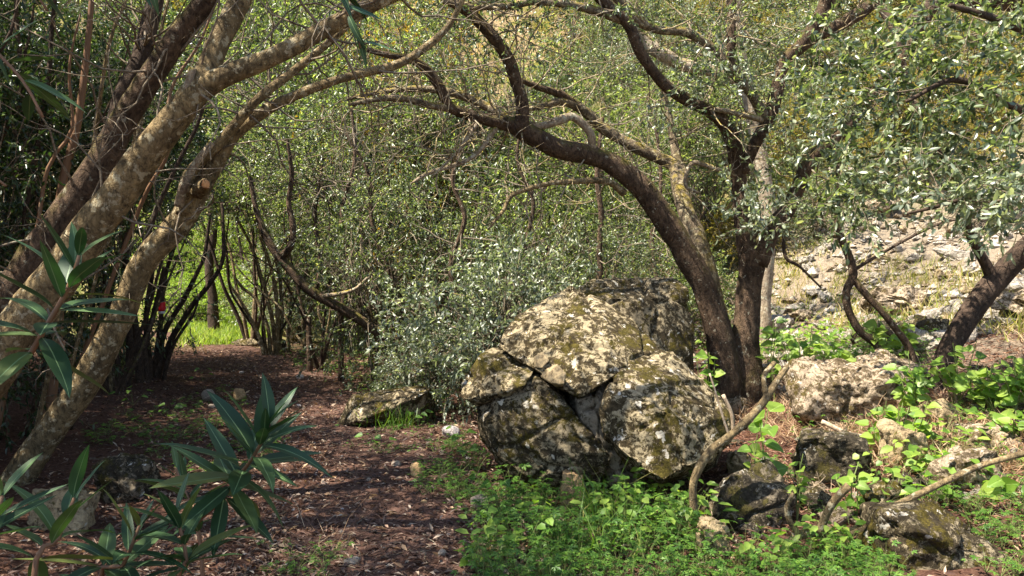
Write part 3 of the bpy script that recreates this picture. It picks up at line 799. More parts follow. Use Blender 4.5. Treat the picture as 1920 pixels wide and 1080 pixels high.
LA.append(limb(tA, 'branch', [(976, 245, 20, 7.65), (980, 195, 16, 7.6), (966, 148, 15, 7.55), (946, 100, 15, 7.5), (916, 60, 15, 7.45), (880, 24, 14, 7.4), (840, -6, 15, 7.3), (800, -60, 13, 7.2), (740, -120, 10, 7.1)], 'bark_brown', 16, .13, .012, 4))
LA.append(limb(tA, 'branch', [(1418, 495, 28, 8.3), (1446, 430, 23, 8.25), (1474, 396, 20, 8.2), (1494, 358, 17, 8.15), (1520, 300, 15, 8.1), (1558, 266, 16, 8.05), (1600, 222, 15, 8.0), (1640, 170, 13, 7.9), (1690, 110, 11, 7.8), (1740, 30, 9, 7.7), (1780, -40, 7, 7.6)], 'bark_brown', 14, .13, .012, 5))
LA.append(limb(tA, 'branch', [(1390, 320, 17, 8.2), (1412, 275, 15, 8.1), (1440, 225, 16, 8.0), (1458, 170, 16, 7.95), (1472, 115, 15, 7.9), (1505, 82, 16, 7.85), (1533, 42, 17, 7.8), (1556, -10, 17, 7.75), (1580, -80, 14, 7.7)], 'bark_brown', 14, .12, .012, 6))
LA.append(limb(tA, 'branch', [(1474, 112, 15, 7.9), (1520, 75, 15, 7.95), (1570, 48, 15, 8.0), (1625, 15, 15, 8.0), (1680, -30, 12, 8.0)], 'bark_brown', 12, .12, .01, 7))
LA.append(limb(tA, 'branch', [(1436, 222, 15, 8.0), (1412, 180, 12, 7.9), (1375, 135, 13, 7.85), (1335, 90, 12, 7.8), (1290, 62, 11, 7.75), (1235, 56, 10, 7.7), (1195, 40, 9, 7.65), (1165, 10, 9, 7.6), (1140, -30, 8, 7.5)], 'bark_moss', 12, .12, .01, 8))
LA.append(limb(tA, 'branch', [(1434, 225, 8, 8.0), (1395, 216, 6, 7.9), (1340, 205, 5, 7.8)], 'bark_pale', 8, .1, .006, 9))
LA.append(limb(tA, 'branch', [(1372, 132, 12, 7.85), (1372, 80, 12, 7.8), (1370, 30, 12, 7.8), (1376, -30, 10, 7.8)], 'bark_brown', 10, .1, .008, 10))
LA.append(limb(tA, 'branch', [(1172, 40, 10, 7.4), (1120, 22, 9, 7.3), (1060, 8, 8, 7.2), (1000, 4, 7, 7.1), (960, 12, 7, 7.0), (890, 14, 6, 6.9), (830, 2, 5, 6.8)], 'bark_moss', 10, .12, .01, 11))
LA.append(limb(tA, 'branch', [(840, 202, 10, 7.4), (800, 196, 8, 7.3), (762, 186, 7, 7.2), (712, 185, 6, 7.1), (655, 196, 4, 7.0)], 'bark_moss', 8, .12, .01, 12))
LA.append(limb(tA, 'branch', [(962, 228, 12, 7.65), (905, 196, 10, 7.7), (852, 176, 9, 7.7), (790, 166, 7, 7.7), (720, 172, 5, 7.7), (650, 186, 4, 7.7)], 'bark_moss', 8, .12, .01, 13))
LA.append(limb(tA, 'branch', [(1112, 285, 11, 7.9), (1106, 248, 9, 7.8), (1076, 220, 9, 7.75), (1050, 226, 9, 7.7), (1018, 236, 8, 7.7), (985, 232, 7, 7.7)], 'bark_pale', 10, .1, .006, 14))
LA.append(limb(tA, 'branch', [(1170, 362, 9, 8.0), (1140, 341, 7, 7.9), (1080, 340, 6, 7.7), (1020, 346, 5, 7.5), (962, 365, 5, 7.4), (944, 395, 4, 7.35), (915, 430, 2, 7.3)], 'bark_tan', 8, .12, .008, 15))
LA.append(limb(tA, 'branch', [(1094, 206, 10, 8.9), (1052, 178, 9, 8.8), (1010, 164, 7, 8.7), (975, 150, 5, 8.6)], 'bark_brown', 8, .1, .008, 16))
LA.append(limb(tA, 'branch', [(1271, 318, 16, 8.95), (1263, 265, 10, 9.0), (1256, 225, 7, 9.0), (1240, 150, 5, 9.0)], 'bark_moss', 8, .1, .008, 17))
LA.append(limb(tA, 'branch', [(930, 240, 7, 7.6), (885, 296, 5, 7.5), (805, 325, 5, 7.4), (770, 345, 2, 7.3)], 'bark_pale', 6, .1, .008, 18))
LA.append(limb(tA, 'branch', [(895, 232, 5, 7.5), (862, 278, 4, 7.4), (812, 330, 2, 7.3)], 'bark_pale', 6, .1, .008, 19))
LA.append(limb(tA, 'branch', [(1390, 310, 8, 8.2), (1350, 318, 6, 8.2), (1300, 305, 5, 8.2), (1285, 345, 4, 8.2), (1310, 362, 3, 8.2)], 'bark_pale', 7, .1, .006, 20))
mb = MB(); rsA = np.random.RandomState(41); endsA = []
for i, (c, r) in enumerate(LA):
    n = [20, 34, 16, 18, 14, 12, 8, 14, 3, 6, 14, 12, 14, 5, 8, 8, 5, 8, 6, 3][i]
    endsA += side_twigs(mb, c, r, n, rsA, .45 if i < 3 else .25, (.35, 1.3), .009, .1)
tw = link('twigs', mb.mesh('twigs', M['bark_pale'], tA.location), tA); tw['kind'] = 'stuff'
# leafy sprays on the high limbs and at the twig ends
mb = MB()
E = [(p, d) for p, d in endsA if p[2] > 3.75 or (p[0] > 1.7 and p[2] > 2.4 and rsA.rand() < .5)]
tips = np.array([p for p, d in E]); dirs = np.array([d for p, d in E])
tips = np.repeat(tips, 4, 0) + rsA.normal(size=(len(tips) * 4, 3)) * .10; dirs = np.repeat(dirs, 4, 0) + rsA.normal(size=tips.shape) * .5
sprays(mb, tips, dirs, rsA, .30, 15, .05, .017, up=.5)
# sprays at traced places on the fork
for (px, py, rx, ry, d, n) in ((1345, 130, 60, 40, 7.6, 34), (1420, 380, 62, 52, 7.4, 55), (1330, 170, 60, 50, 8.0, 26), (1520, 230, 60, 60, 7.6, 30), (1240, 215, 60, 40, 9.3, 20)):
    c = P(px, py, d); k = d / F
    tp = c + np.stack([rsA.uniform(-1, 1, n) * rx * k, rsA.uniform(-.4, .4, n), rsA.uniform(-1, 1, n) * ry * k], 1)
    sprays(mb, tp, rsA.normal(size=(n, 3)) + np.array((-.2, -.4, .2)), rsA, .26, 18, .06, .023, up=.5, hi=True, lm=2)
for (cx, cy, cz, rx, ry, rz, n, sd) in ((3.6, 9.6, 6.0, 2.2, 1.6, 1.2, 200, 1), (-1.7, 5.2, 5.4, 1.6, 1.4, .6, 55, 2), (5.5, 9.5, 5.4, 1.8, 1.6, 1.2, 170, 3)):  # sparse middle lobe is added out of view to dapple the boulder
    d = unit(rsA.normal(size=(n, 3))) * (rsA.uniform(.2, 1, (n, 1)) ** .5)
    sprays(mb, np.array((cx, cy, cz)) + d * np.array((rx, ry, rz)), d + rsA.normal(size=(n, 3)) * .6, rsA, .36, 22, .055, .02)
link('crown', mb.mesh('crown', OL + [M['leaf_silver']], tA.location), tA)

# --- leaning trunks beside the path
base = on_ground(-2.75, 4.7)
tB = thing('tree', base, 'thick tan trunk leaning in from the bottom corner, forking towards the top', 'tree')
LB = []
LB.append(limb(tB, 'trunk', [(-150, 1010, 76, 4.7), (-90, 800, 66, 4.6), (-20, 690, 58, 4.55), (55, 592, 52, 4.5), (130, 492, 47, 4.45), (200, 395, 43, 4.4), (265, 302, 39, 4.35), (322, 228, 36, 4.3), (368, 172, 32, 4.3), (392, 128, 28, 4.35), (412, 75, 26, 4.4), (440, 20, 26, 4.45), (465, -40, 24, 4.5), (500, -140, 22, 4.6)], 'bark_tan', 24, .10, .012, 21, root=True))
LB.append(limb(tB, 'branch', [(345, 200, 28, 4.3), (385, 165, 27, 4.3), (440, 136, 25, 4.3), (505, 110, 22, 4.35), (565, 80, 21, 4.4), (625, 45, 20, 4.45), (695, 8, 19, 4.5), (770, -30, 20, 4.6), (860, -80, 16, 4.7)], 'bark_tan', 18, .09, .01, 22))
LB.append(limb(tB, 'branch', [(340, 205, 10, 4.27), (352, 165, 9, 4.25), (362, 128, 8, 4.25)], 'bark_pale', 8, .1, .004, 23, label='pale snapped-off stub'))
base = on_ground(-3.35, 5.2)
tC = thing('tree', base, 'dark slanting trunk just behind the thick tan leaning one', 'tree')
LB.append(limb(tC, 'trunk', [(-160, 900, 60, 5.3), (-60, 700, 52, 5.2), (40, 530, 45, 5.1), (120, 410, 40, 5.1), (185, 315, 36, 5.1), (235, 225, 32, 5.1), (292, 130, 28, 5.1), (340, 60, 26, 5.1), (385, 0, 25, 5.1), (430, -90, 25, 5.1)], 'bark_brown', 18, .11, .014, 24, root=True))
LB.append(limb(tC, 'branch', [(205, 290, 26, 5.1), (225, 200, 22, 5.2), (262, 110, 20, 5.3), (285, 30, 20, 5.4), (300, -60, 18, 5.5)], 'bark_dark', 12, .1, .012, 25))
base = GP(40, 905)
tD = thing('tree', base, 'knotty tan trunk beside the path with a sawn orange knot, bending right', 'tree')
dd = base[1]
LB.append(limb(tD, 'trunk', [(5, 950, 48, dd), (45, 880, 36, dd), (105, 795, 34, dd), (170, 700, 35, dd), (222, 605, 32, dd), (262, 508, 30, dd), (325, 430, 31, dd), (370, 365, 27, dd), (408, 300, 20, dd), (440, 252, 15, dd), (500, 203, 14, dd), (560, 176, 12, dd), (620, 156, 11, dd), (700, 132, 10, dd + .1), (765, 110, 9, dd + .2), (830, 60, 7, dd + .3), (870, -10, 5, dd + .3)], 'bark_tan', 22, .13, .014, 26, root=True))
LB.append(limb(tD, 'branch', [(345, 400, 20, dd - .05), (356, 330, 14, dd - .1), (415, 266, 12, dd - .1), (480, 190, 12, dd - .1), (550, 135, 9, dd), (640, 58, 7, dd), (700, -10, 5, dd)], 'bark_tan', 12, .12, .01, 27))
LB.append(limb(tD, 'branch', [(335, 385, 11, dd - .12), (345, 345, 9, dd - .18), (368, 305, 8, dd - .2), (398, 266, 7, dd - .2)], 'bark_pale', 10, .12, .008, 28, label='pale split stub'))
p0, p1 = P(372, 356, dd - .1), P(388, 344, dd - .34)
mb = MB(); tube(mb, [p0, p0 * .4 + p1 * .6, p1], [.055, .04, .032], 12, .015, .35, .004, 3, freq=20); lab = link('knot', mb.mesh('knot', M['bark_tan'], tD.location), tD)
mb = MB(); tube(mb, [p1, p1 + (p1 - p0) * .03], [.03, .022], 12, .004, .5, .0, 5, freq=25); k = link('cut_face', mb.mesh('cut_face', M['cut'], tD.location), lab)
rsB = np.random.RandomState(77)
for t_, idx in ((tB, (0, 1)), (tC, (3, 4)), (tD, (5, 6))):
    mb = MB(); ends = []
    for i in idx: ends += side_twigs(mb, LB[i][0], LB[i][1], 17, rsB, .4, (.3, 1.3), .009, .3)
    tw = link('twigs', mb.mesh('twigs', M['twig'], t_.location), t_); tw['kind'] = 'stuff'
def lobes_crown(parent, lobes, n, per, seed, mats, **kw):
    me = crown_mesh('crown', mats, lobes, n, per, seed, **kw); o = link('crown', me, parent)
    o.location = tuple(-np.array(parent.location)); return o
# their crowns spread above the picture and shade the path
lobes_crown(tB, [((-2.3, 2.3, 4.0), (1.5, 1.2, .6)), ((-1.6, 1.0, 4.2), (1.3, 1.0, .5)), ((-2.8, 3.9, 4.6), (1.1, 1.1, .8)), ((-1.2, 3.4, 4.9), (1.0, .8, .5)), ((-3.2, 3.2, 4.4), (1.4, 1.5, .9))], 205, 8, 901, OL, tw_len=.36, n_leaf=15, L=.06, W=.021)  # first two lobes added overhead to shade the near left corner
lobes_crown(tB, [((-2.3, 1.8, 3.9), (1.5, 1.3, .5)), ((-1.7, .8, 4.1), (1.3, 1.0, .5)), ((-3.6, 2.4, 4.0), (1.3, 1.4, .7))], 150, 8, 911, OL, tw_len=.36, n_leaf=15, L=.06, W=.021)  # extra unseen crown, added to deepen the shade on the laurels
lobes_crown(tC, [((-3.2, 6.2, 5.2), (1.6, 1.5, 1.0)), ((-3.2, 4.9, 5.6), (1.1, 1.2, .8)), ((-4.6, 5.0, 4.8), (1.5, 1.6, 1.2))], 95, 8, 902, OL, tw_len=.36, n_leaf=15, L=.06, W=.021)
lobes_crown(tD, [((-3.6, 6.6, 5.0), (1.2, 1.2, .7)), ((-4.2, 8.4, 5.0), (1.4, 1.4, 1.0))], 30, 8, 903, OL, tw_len=.36, n_leaf=15, L=.06, W=.021)

# --- trees on the slope at the right
base = GP(1760, 730, 5)
dR = 6.9
tE = thing('tree', P(1758, 735, dR), 'dark bare trunk leaning out of frame on the stony slope', 'tree')
LE = [limb(tE, 'trunk', [(1752, 745, 28, dR), (1768, 690, 26, dR), (1786, 640, 25, dR), (1830, 572, 27, dR), (1880, 512, 27, dR), (1935, 455, 25, dR - .1), (2010, 370, 23, dR - .3), (2080, 240, 20, dR - .6), (2120, 90, 16, dR - .9)], 'bark_dark', 16, .1, .012, 31, root=True),
      limb(tE, 'branch', [(1868, 535, 17, dR), (1852, 500, 13, dR), (1832, 462, 11, dR - .05), (1815, 425, 9, dR - .1), (1800, 350, 6, dR - .3), (1760, 280, 4, dR - .5)], 'bark_dark', 10, .1, .01, 32),
      limb(tE, 'branch', [(2050, 300, 14, dR - .5), (1960, 230, 10, dR - .8), (1880, 190, 8, dR - 1.0), (1790, 150, 6, dR - 1.1), (1700, 190, 4, dR - 1.2)], 'bark_dark', 8, .1, .01, 33),
      limb(tE, 'branch', [(2090, 200, 14, dR - .7), (1980, 90, 10, dR - 1.0), (1880, 40, 8, dR - 1.2), (1780, 10, 5, dR - 1.3)], 'bark_dark', 8, .1, .01, 34),
      limb(tE, 'branch', [(2040, 310, 14, dR - .4), (1960, 330, 8, dR - .9), (1890, 350, 7, dR - 1.2), (1800, 375, 5, dR - 1.4), (1700, 400, 3, dR - 1.5)], 'bark_dark', 8, .1, .01, 35)]
rsE = np.random.RandomState(55); mb = MB(); ends = []
for i, (c, r) in enumerate(LE): ends += side_twigs(mb, c, r, [6, 5, 9, 9, 9][i], rsE, .5 if i == 0 else .25, (.3, .9), .006, 0)
tw = link('twigs', mb.mesh('twigs', M['twig'], tE.location), tE); tw['kind'] = 'stuff'
mb = MB()
for (px, py, rx, ry, d, n) in ((1600, 130, 110, 70, 6.4, 60), (1720, 210, 120, 90, 6.0, 90), (1840, 150, 110, 100, 5.6, 70), (1640, 330, 130, 60, 6.2, 70), (1800, 330, 120, 70, 5.6, 80), (1900, 380, 70, 60, 5.1, 40), (1560, 240, 60, 60, 6.6, 30), (1900, 270, 60, 70, 5.3, 36), (1850, 45, 110, 60, 5.7, 36), (1720, 60, 70, 50, 6.2, 30)):
    c = P(px, py, d); k = d / F; n = int(n * 1.05)
    tp = c + np.stack([rsE.uniform(-1, 1, n) * rx * k, rsE.uniform(-.5, .5, n), rsE.uniform(-1, 1, n) * ry * k], 1)
    sprays(mb, tp, rsE.normal(size=(n, 3)) + np.array((-.5, -.2, -.1)), rsE, .28, 15, .068, .026, hi=True, up=.4, droop=.3, lm=(0 if (px + py) % 3 else 2))
link('crown', mb.mesh('crown', [M['leaf_olive'], M['twig'], M['leaf_silver']], tE.location), tE)

tF = thing('sapling', P(1640, 650, 8.0), 'thin crooked sapling with two bowed stems against the sunlit scree', 'sapling')
limb(tF, 'stem', [(1648, 655, 8, 8.0), (1612, 620, 8, 8.0), (1590, 580, 8, 8.0), (1587, 545, 8, 8.0), (1600, 515, 9, 8.0), (1590, 475, 8, 8.0), (1574, 440, 7, 8.0), (1570, 390, 6, 8.0), (1572, 330, 5, 8.0), (1560, 260, 3, 8.0)], 'bark_brown', 8, .1, .006, 36, root=True)
limb(tF, 'stem', [(1705, 655, 8, 7.9), (1682, 620, 7, 7.9), (1652, 582, 7, 7.9), (1622, 550, 7, 7.95), (1598, 520, 7, 8.0)], 'bark_brown', 8, .1, .006, 37, root=True)
c_, r_ = limb(tF, 'branch', [(1598, 508, 4, 8.0), (1680, 460, 3, 7.9), (1760, 420, 3, 7.8), (1830, 405, 2, 7.7)], 'bark_dark', 5, 0, .004, 38)
c2_, r2_ = limb(tF, 'branch', [(1470, 420, 4, 7.9), (1472, 480, 4, 7.9), (1500, 500, 3, 7.9), (1540, 540, 2, 7.9)], 'bark_dark', 5, 0, .004, 39)
mb = MB(); ends = side_twigs(mb, c_, r_, 16, rsE, .1, (.4, 1.0), .0035, .0) + side_twigs(mb, c2_, r2_, 8, rsE, .1, (.3, .8), .003, .0)
tw = link('twigs', mb.mesh('twigs', M['twig'], tF.location), tF); tw['kind'] = 'stuff'

tG = thing('tree', P(1790, -40, 9.6) * np.array((1, 1, 0)) + np.array((0, 0, ground_z(P(1790, 0, 9.6)[0], 9.6))), 'tall tree whose dark boughs hang in from the top edge', 'tree')
xg = float(tG.location.x); zg = float(tG.location.z)
mb = MB(); 
c, r = tube(mb, [(xg + 2.6, 9.8, ground_z(xg + 2.6, 9.8) - .2), (xg + 2.2, 9.7, zg + 1.5), (xg + 1.2, 9.6, 4.6), tuple(P(1790, -40, 9.6)), (xg - .2, 9.6, 7.0)], [.26, .2, .17, .15, .09], 12, .08, .1, .02, 5)
tG.location = (xg + 2.6, 9.8, ground_z(xg + 2.6, 9.8))
link('trunk', mb.mesh('trunk', M['bark_dark'], tG.location), tG)
for sd, pts in ((41, [(1790, -40, 20, 9.6), (1755, 0, 17, 9.5), (1718, 32, 15, 9.4), (1686, 72, 15, 9.3), (1690, 115, 10, 9.2), (1708, 170, 7, 9.1), (1720, 210, 4, 9.0)]),
                (42, [(1690, 80, 11, 9.3), (1668, 38, 11, 9.4), (1645, 0, 10, 9.5), (1620, -50, 8, 9.6)])):
    limb(tG, 'branch', pts, 'bark_dark', 10, .1, .01, sd)
lobes_crown(tG, [((xg + .2, 9.8, 6.6), (2.0, 1.6, 1.1)), ((xg + 2.4, 9.4, 6.2), (1.8, 1.6, 1.2))], 120, 7, 905, OL, tw_len=.36, n_leaf=15, L=.06, W=.021)

tH = thing('tree', (3.9, 12.6, ground_z(3.9, 12.6)), 'pale-barked tree standing behind the forked tree', 'tree')
limb(tH, 'trunk', [(1430, 560, 20, 12.6), (1440, 400, 19, 12.6), (1420, 260, 18, 12.6), (1390, 120, 17, 12.5), (1384, 20, 16, 12.5), (1390, -60, 12, 12.5)], 'bark_pale', 12, .1, .02, 51, root=True)
limb(tH, 'branch', [(1400, 160, 13, 12.5), (1340, 135, 14, 12.4), (1280, 120, 15, 12.4), (1232, 98, 16, 12.3), (1205, 70, 15, 12.3), (1172, 28, 14, 12.2), (1140, -30, 12, 12.2)], 'bark_pale', 12, .1, .02, 52)
lobes_crown(tH, [((3.2, 12.8, 7.0), (1.8, 1.3, .9)), ((1.7, 12.5, 6.6), (1.2, 1.0, .8))], 80, 7, 906, [M['leaf_green'], M['twig']], tw_len=.36, n_leaf=15, L=.055, W=.02)
# ------------------------------------------------------------------ shrubs and small trees of the thicket
def stem_mesh(rs, h, lean, r0, seed, bark):
    d = np.array((math.cos(lean[1]) * lean[0], math.sin(lean[1]) * lean[0], 1.0)); p = np.zeros(3); pts = [p.copy() + np.array((0, 0, -.1))]
    k = 7
    for j in range(k):
        d = unit(d + rs.normal(size=3) * .16); p = p + d * h / k; pts.append(p.copy())
    mb = MB(); tube(mb, pts, np.linspace(r0, r0 * .3, k + 1), 7, .12, .12, .01, seed, freq=8)
    return mb.mesh('stem', M[bark]), pts

def shrub_proto(kind, seed, leaf):
    rs = np.random.RandomState(seed); stems = []
    if kind == 'bush':        # leafy to the ground, about 3 m tall
        ns, h, lean, lob, n, per = 4, 1.8, .35, [((0, 0, 1.5), (1.25, 1.1, 1.35))], 92, 9
        lob += [((rs.uniform(-.7, .7), rs.uniform(-.6, .6), rs.uniform(1.6, 2.6)), (.7, .7, .6)) for _ in range(3)]
        lob += [((rs.uniform(-.9, .9), rs.uniform(-.7, .7), rs.uniform(.5, 1.0)), (.7, .6, .5)) for _ in range(2)]
        kw = dict(tw_len=.30, n_leaf=13, L=.060, W=.024)
    elif kind == 'tall':      # bare fan of stems, crown from 1.9 m
        ns, h, lean, lob, n, per = 6, 3.2, .42, [((0, 0, 3.4), (1.5, 1.4, 1.2))], 112, 9
        lob += [((rs.uniform(-1.1, 1.1), rs.uniform(-1, 1), rs.uniform(2.7, 4.3)), (.8, .8, .6)) for _ in range(4)]
        kw = dict(tw_len=.32, n_leaf=13, L=.062, W=.025)
    elif kind == 'low':       # mounds of the hillside, about 1.6 m
        ns, h, lean, lob, n, per = 3, .8, .5, [((0, 0, .75), (1.1, 1.0, .75)), ((.5, .2, 1.1), (.5, .5, .4))], 80, 8
        kw = dict(tw_len=.28, n_leaf=12, L=.066, W=.028)
    else:                     # sparse: twiggy undershrub
        ns, h, lean, lob, n, per = 7, 1.3, .6, [((0, 0, .9), (.9, .8, .7))], 70, 6
        kw = dict(tw_len=.3, n_leaf=9, L=.045, W=.016)
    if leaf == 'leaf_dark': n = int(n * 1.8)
    me = crown_mesh('crown', [M[leaf], M['twig']], lob, n, per, seed + 5, clump_r=.27, **kw)
    for i in range(ns):
        stems.append(stem_mesh(rs, h * rs.uniform(.8, 1.15), (lean * rs.uniform(.4, 1.2), i * 6.28 / ns + rs.uniform(-.4, .4)), {'bush': .03, 'tall': .028, 'low': .025, 'sparse': .014}[kind] * rs.uniform(.7, 1.2), seed + i, rs.choice(['bark_dark', 'bark_brown', 'bark_tan']))[0])
    return me, stems

PRO = {}
def proto(kind, leaf, v):
    k = (kind, leaf, v)
    if k not in PRO: PRO[k] = shrub_proto(kind, hash_seed(k), leaf)
    return PRO[k]
def hash_seed(k):
    return sum(ord(ch) * (i + 3) for i, ch in enumerate(str(k))) % 9973
def shrub(x, y, kind, leaf, v, s, label, group, rz=0.0, sz=1.0, dz=0.0, name='shrub'):
    me, stems = proto(kind, leaf, v)
    o = thing(name, on_ground(x, y, dz), label, 'shrub' if name == 'shrub' else 'tree', group)
    o.scale = (s, s, s * sz); o.rotation_euler = (0, 0, rz)
    link('crown', me, o)
    for st in stems: link('stem', st, o)
    return o
rsS = np.random.RandomState(19)
def X(px, d): return (px - 960) / F * d
# centre thicket behind the boulder and the path
G1 = 'shrubs of the thicket behind the boulder'
for px, d, kind, leaf, s, sz, lab in [
    (900, 8.9, 'low', 'leaf_silver', .95, 1.2, 'silvery grey-green shrub glinting between path and boulder'),
    (815, 9.2, 'low', 'leaf_silver', .65, .95, 'low silvery shrub spilling over the ground beside the mossy slab'),
    (985, 9.6, 'low', 'leaf_silver', 1.0, 1.3, 'pale shrub rising behind the top of the split boulder'),
    (700, 11.0, 'bush', 'leaf_olive', .85, 1.15, 'dark olive shrub behind the leaning bare trunk'),
    (840, 11.4, 'bush', 'leaf_olive', .95, 1.15, 'broad olive shrub in the middle of the thicket'),
    (990, 11.8, 'bush', 'leaf_green', .95, 1.15, 'bright green shrub below the arching trunk'),
    (1130, 11.2, 'bush', 'leaf_olive', .80, 1.0, 'shrub seen between the arching trunk and the back boulder'),
    (600, 13.0, 'tall', 'leaf_olive', 1.0, 1.0, 'tall many-stemmed shrub arching above the far end of the path'),
    (500, 15.5, 'tall', 'leaf_green', 1.05, .95, 'green shrub crown above the pale stem bundle'),
    (760, 14.0, 'tall', 'leaf_green', 1.2, 1.1, 'tall leafy shrub filling the thicket above the silver one'),
    (920, 14.8, 'tall', 'leaf_olive', 1.3, 1.1, 'tall grey-green shrub under the bough that rises from the arch'),
    (1080, 15.0, 'tall', 'leaf_green', 1.2, 1.0, 'tall pale green shrub behind the arch of the trunk'),
    (1230, 14.0, 'bush', 'leaf_green', .9, .95, 'sunlit shrub in the gap left of the forked trunk'),
    (660, 16.5, 'bush', 'leaf_olive', 1.2, 1.1, 'dense bush closing the thicket behind the stem cluster'),
    (1340, 13.4, 'low', 'leaf_green', .8, 1.0, 'low bright bush behind the forked trunk'),
]:
    shrub(X(px, d), d, kind, leaf, 0 if kind != 'tall' else int(px) % 2, s, lab, G1, rsS.uniform(0, 6.28), sz)
# trees over the path
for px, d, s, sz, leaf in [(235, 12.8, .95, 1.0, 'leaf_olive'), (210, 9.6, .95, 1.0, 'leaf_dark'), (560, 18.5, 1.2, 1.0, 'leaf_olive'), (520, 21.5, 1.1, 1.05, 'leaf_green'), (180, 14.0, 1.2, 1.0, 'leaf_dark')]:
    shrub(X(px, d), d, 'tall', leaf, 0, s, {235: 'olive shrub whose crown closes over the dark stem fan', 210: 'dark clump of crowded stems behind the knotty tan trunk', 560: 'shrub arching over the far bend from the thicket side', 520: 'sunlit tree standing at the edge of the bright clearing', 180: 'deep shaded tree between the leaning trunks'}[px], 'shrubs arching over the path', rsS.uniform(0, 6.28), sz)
# left thicket
THL = ['dark bush right behind the dark slanting trunk', 'bare-stemmed dark shrub behind the reddish cane', 'bare-stemmed dark shrub behind the knotty trunk', 'dark bush filling the edge behind the canes', 'olive bush in the dim middle distance left of the path', 'olive bush behind the stem fan', 'large olive bush far back in the dim thicket', 'dark crown overhanging the top corner', 'tall dark shrub deep in the thicket', 'dark tall shrub at the very edge', 'green bush beyond the dim thicket', 'tall green shrub farthest behind the canes', 'dark bush at the frame edge beside the tan trunk', 'dark bush low between the frame edge and the canes', 'dark bush behind the thin dark canes', 'large dark bush in the deepest shade']
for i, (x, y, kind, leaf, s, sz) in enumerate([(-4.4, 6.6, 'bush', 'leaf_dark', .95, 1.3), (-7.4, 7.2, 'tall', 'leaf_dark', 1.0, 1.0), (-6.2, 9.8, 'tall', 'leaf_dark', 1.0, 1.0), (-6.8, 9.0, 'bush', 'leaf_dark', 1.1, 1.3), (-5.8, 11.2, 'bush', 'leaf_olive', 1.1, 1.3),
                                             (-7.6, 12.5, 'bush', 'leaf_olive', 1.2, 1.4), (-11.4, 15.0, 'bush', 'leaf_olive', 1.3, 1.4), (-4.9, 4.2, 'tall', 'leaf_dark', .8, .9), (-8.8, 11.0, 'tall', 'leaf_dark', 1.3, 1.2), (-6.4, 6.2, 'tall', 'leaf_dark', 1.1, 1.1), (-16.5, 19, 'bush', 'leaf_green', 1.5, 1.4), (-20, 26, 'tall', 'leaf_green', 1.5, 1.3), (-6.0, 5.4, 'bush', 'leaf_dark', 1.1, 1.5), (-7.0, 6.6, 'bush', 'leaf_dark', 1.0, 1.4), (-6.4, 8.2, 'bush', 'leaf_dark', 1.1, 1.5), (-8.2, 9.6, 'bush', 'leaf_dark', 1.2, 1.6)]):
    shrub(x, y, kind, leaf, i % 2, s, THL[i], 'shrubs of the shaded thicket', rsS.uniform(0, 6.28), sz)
# hillside behind: rows of bushes climbing the slope
G3 = 'bushes on the hillside behind the thicket'
rsH = np.random.RandomState(23)
for row, (d, n) in enumerate([(17.5, 15), (19.5, 17), (21.5, 18), (23.5, 19), (25.5, 20), (28, 20), (31, 20)]):
    for i in range(n):
        px = 560 + (2000 - 560) * (i + .5 * (row % 2)) / n + rsH.uniform(-40, 40); dd_ = d + rsH.uniform(-.8, .8); x = X(px, dd_)
        if px > 1420 and d < 18: continue
        leaf = rsH.choice(['leaf_olive', 'leaf_green', 'leaf_silver', 'leaf_gold'], p=[.28, .37, .18, .17] if px < 1300 else [.14, .22, .08, .56])
        kind = rsH.choice(['bush', 'low', 'tall'], p=[.5, .25, .25]) if px < 1380 else rsH.choice(['low', 'bush'], p=[.7, .3])
        lab = {'leaf_gold': 'bush with golden green leaves on the ochre hillside', 'leaf_silver': 'greyish silver bush on the hillside beyond the thicket', 'leaf_green': 'fresh green bush on the hillside seen through the boughs', 'leaf_olive': 'olive green bush on the hillside seen through the boughs'}[leaf]
        shrub(x, dd_, kind, leaf, 0, rsH.uniform(.85, 1.3) if px < 1380 else rsH.uniform(.7, 1.15), lab, {'gold': 'golden', 'silver': 'silvery', 'green': 'green', 'olive': 'olive'}[str(leaf).split('_')[1]] + ' ' + G3, rsH.uniform(0, 6.28), rsH.uniform(.85, 1.2))
for px, d, k, s_, sz, leaf, lab in ((470, 17.5, 'tall', 1.45, 1.25, 'leaf_green', 'tall green tree behind the bend of the knotty trunk'), (540, 20.5, 'tall', 1.7, 1.35, 'leaf_olive', 'tall olive tree seen under the tan bough'), (410, 31.0, 'tall', 2.2, 1.6, 'leaf_green', 'tall green tree far behind the fork of the tan trunk'), (610, 22.5, 'tall', 1.7, 1.5, 'leaf_green', 'high leafy tree between tan bough and yellow bush'), (330, 33.0, 'tall', 2.3, 1.6, 'leaf_olive', 'high olive tree behind the leaning trunks'), (480, 26.0, 'tall', 2.0, 1.7, 'leaf_gold', 'high golden green tree far behind the tan bough'), (570, 27.5, 'tall', 2.0, 1.7, 'leaf_green', 'high green tree farthest under the tan bough'), (660, 19.0, 'tall', 1.4, 1.4, 'leaf_green', 'slender green tree beside the orange-yellow bushes')):
    shrub(X(px, d), d, k, leaf, 0, s_, lab, 'trees behind the leaning trunks', rsH.uniform(0, 6.28), sz)
SL = ['low olive bush at the upper rim of the scree beside the forked tree', 'low golden bush on the scree behind the sapling', 'low olive bush above the scree right of the sapling', 'low golden bush above the scree in the middle', 'low olive bush above the leaning trunk', 'low golden bush at the frame edge above the scree', 'small olive bush in the scree below the boughs', 'small golden bush amid the scree', 'small olive bush at the frame edge in the scree', 'low olive bush behind the pale-barked tree', 'low golden bush behind the fork', 'low olive bush topping the scree']
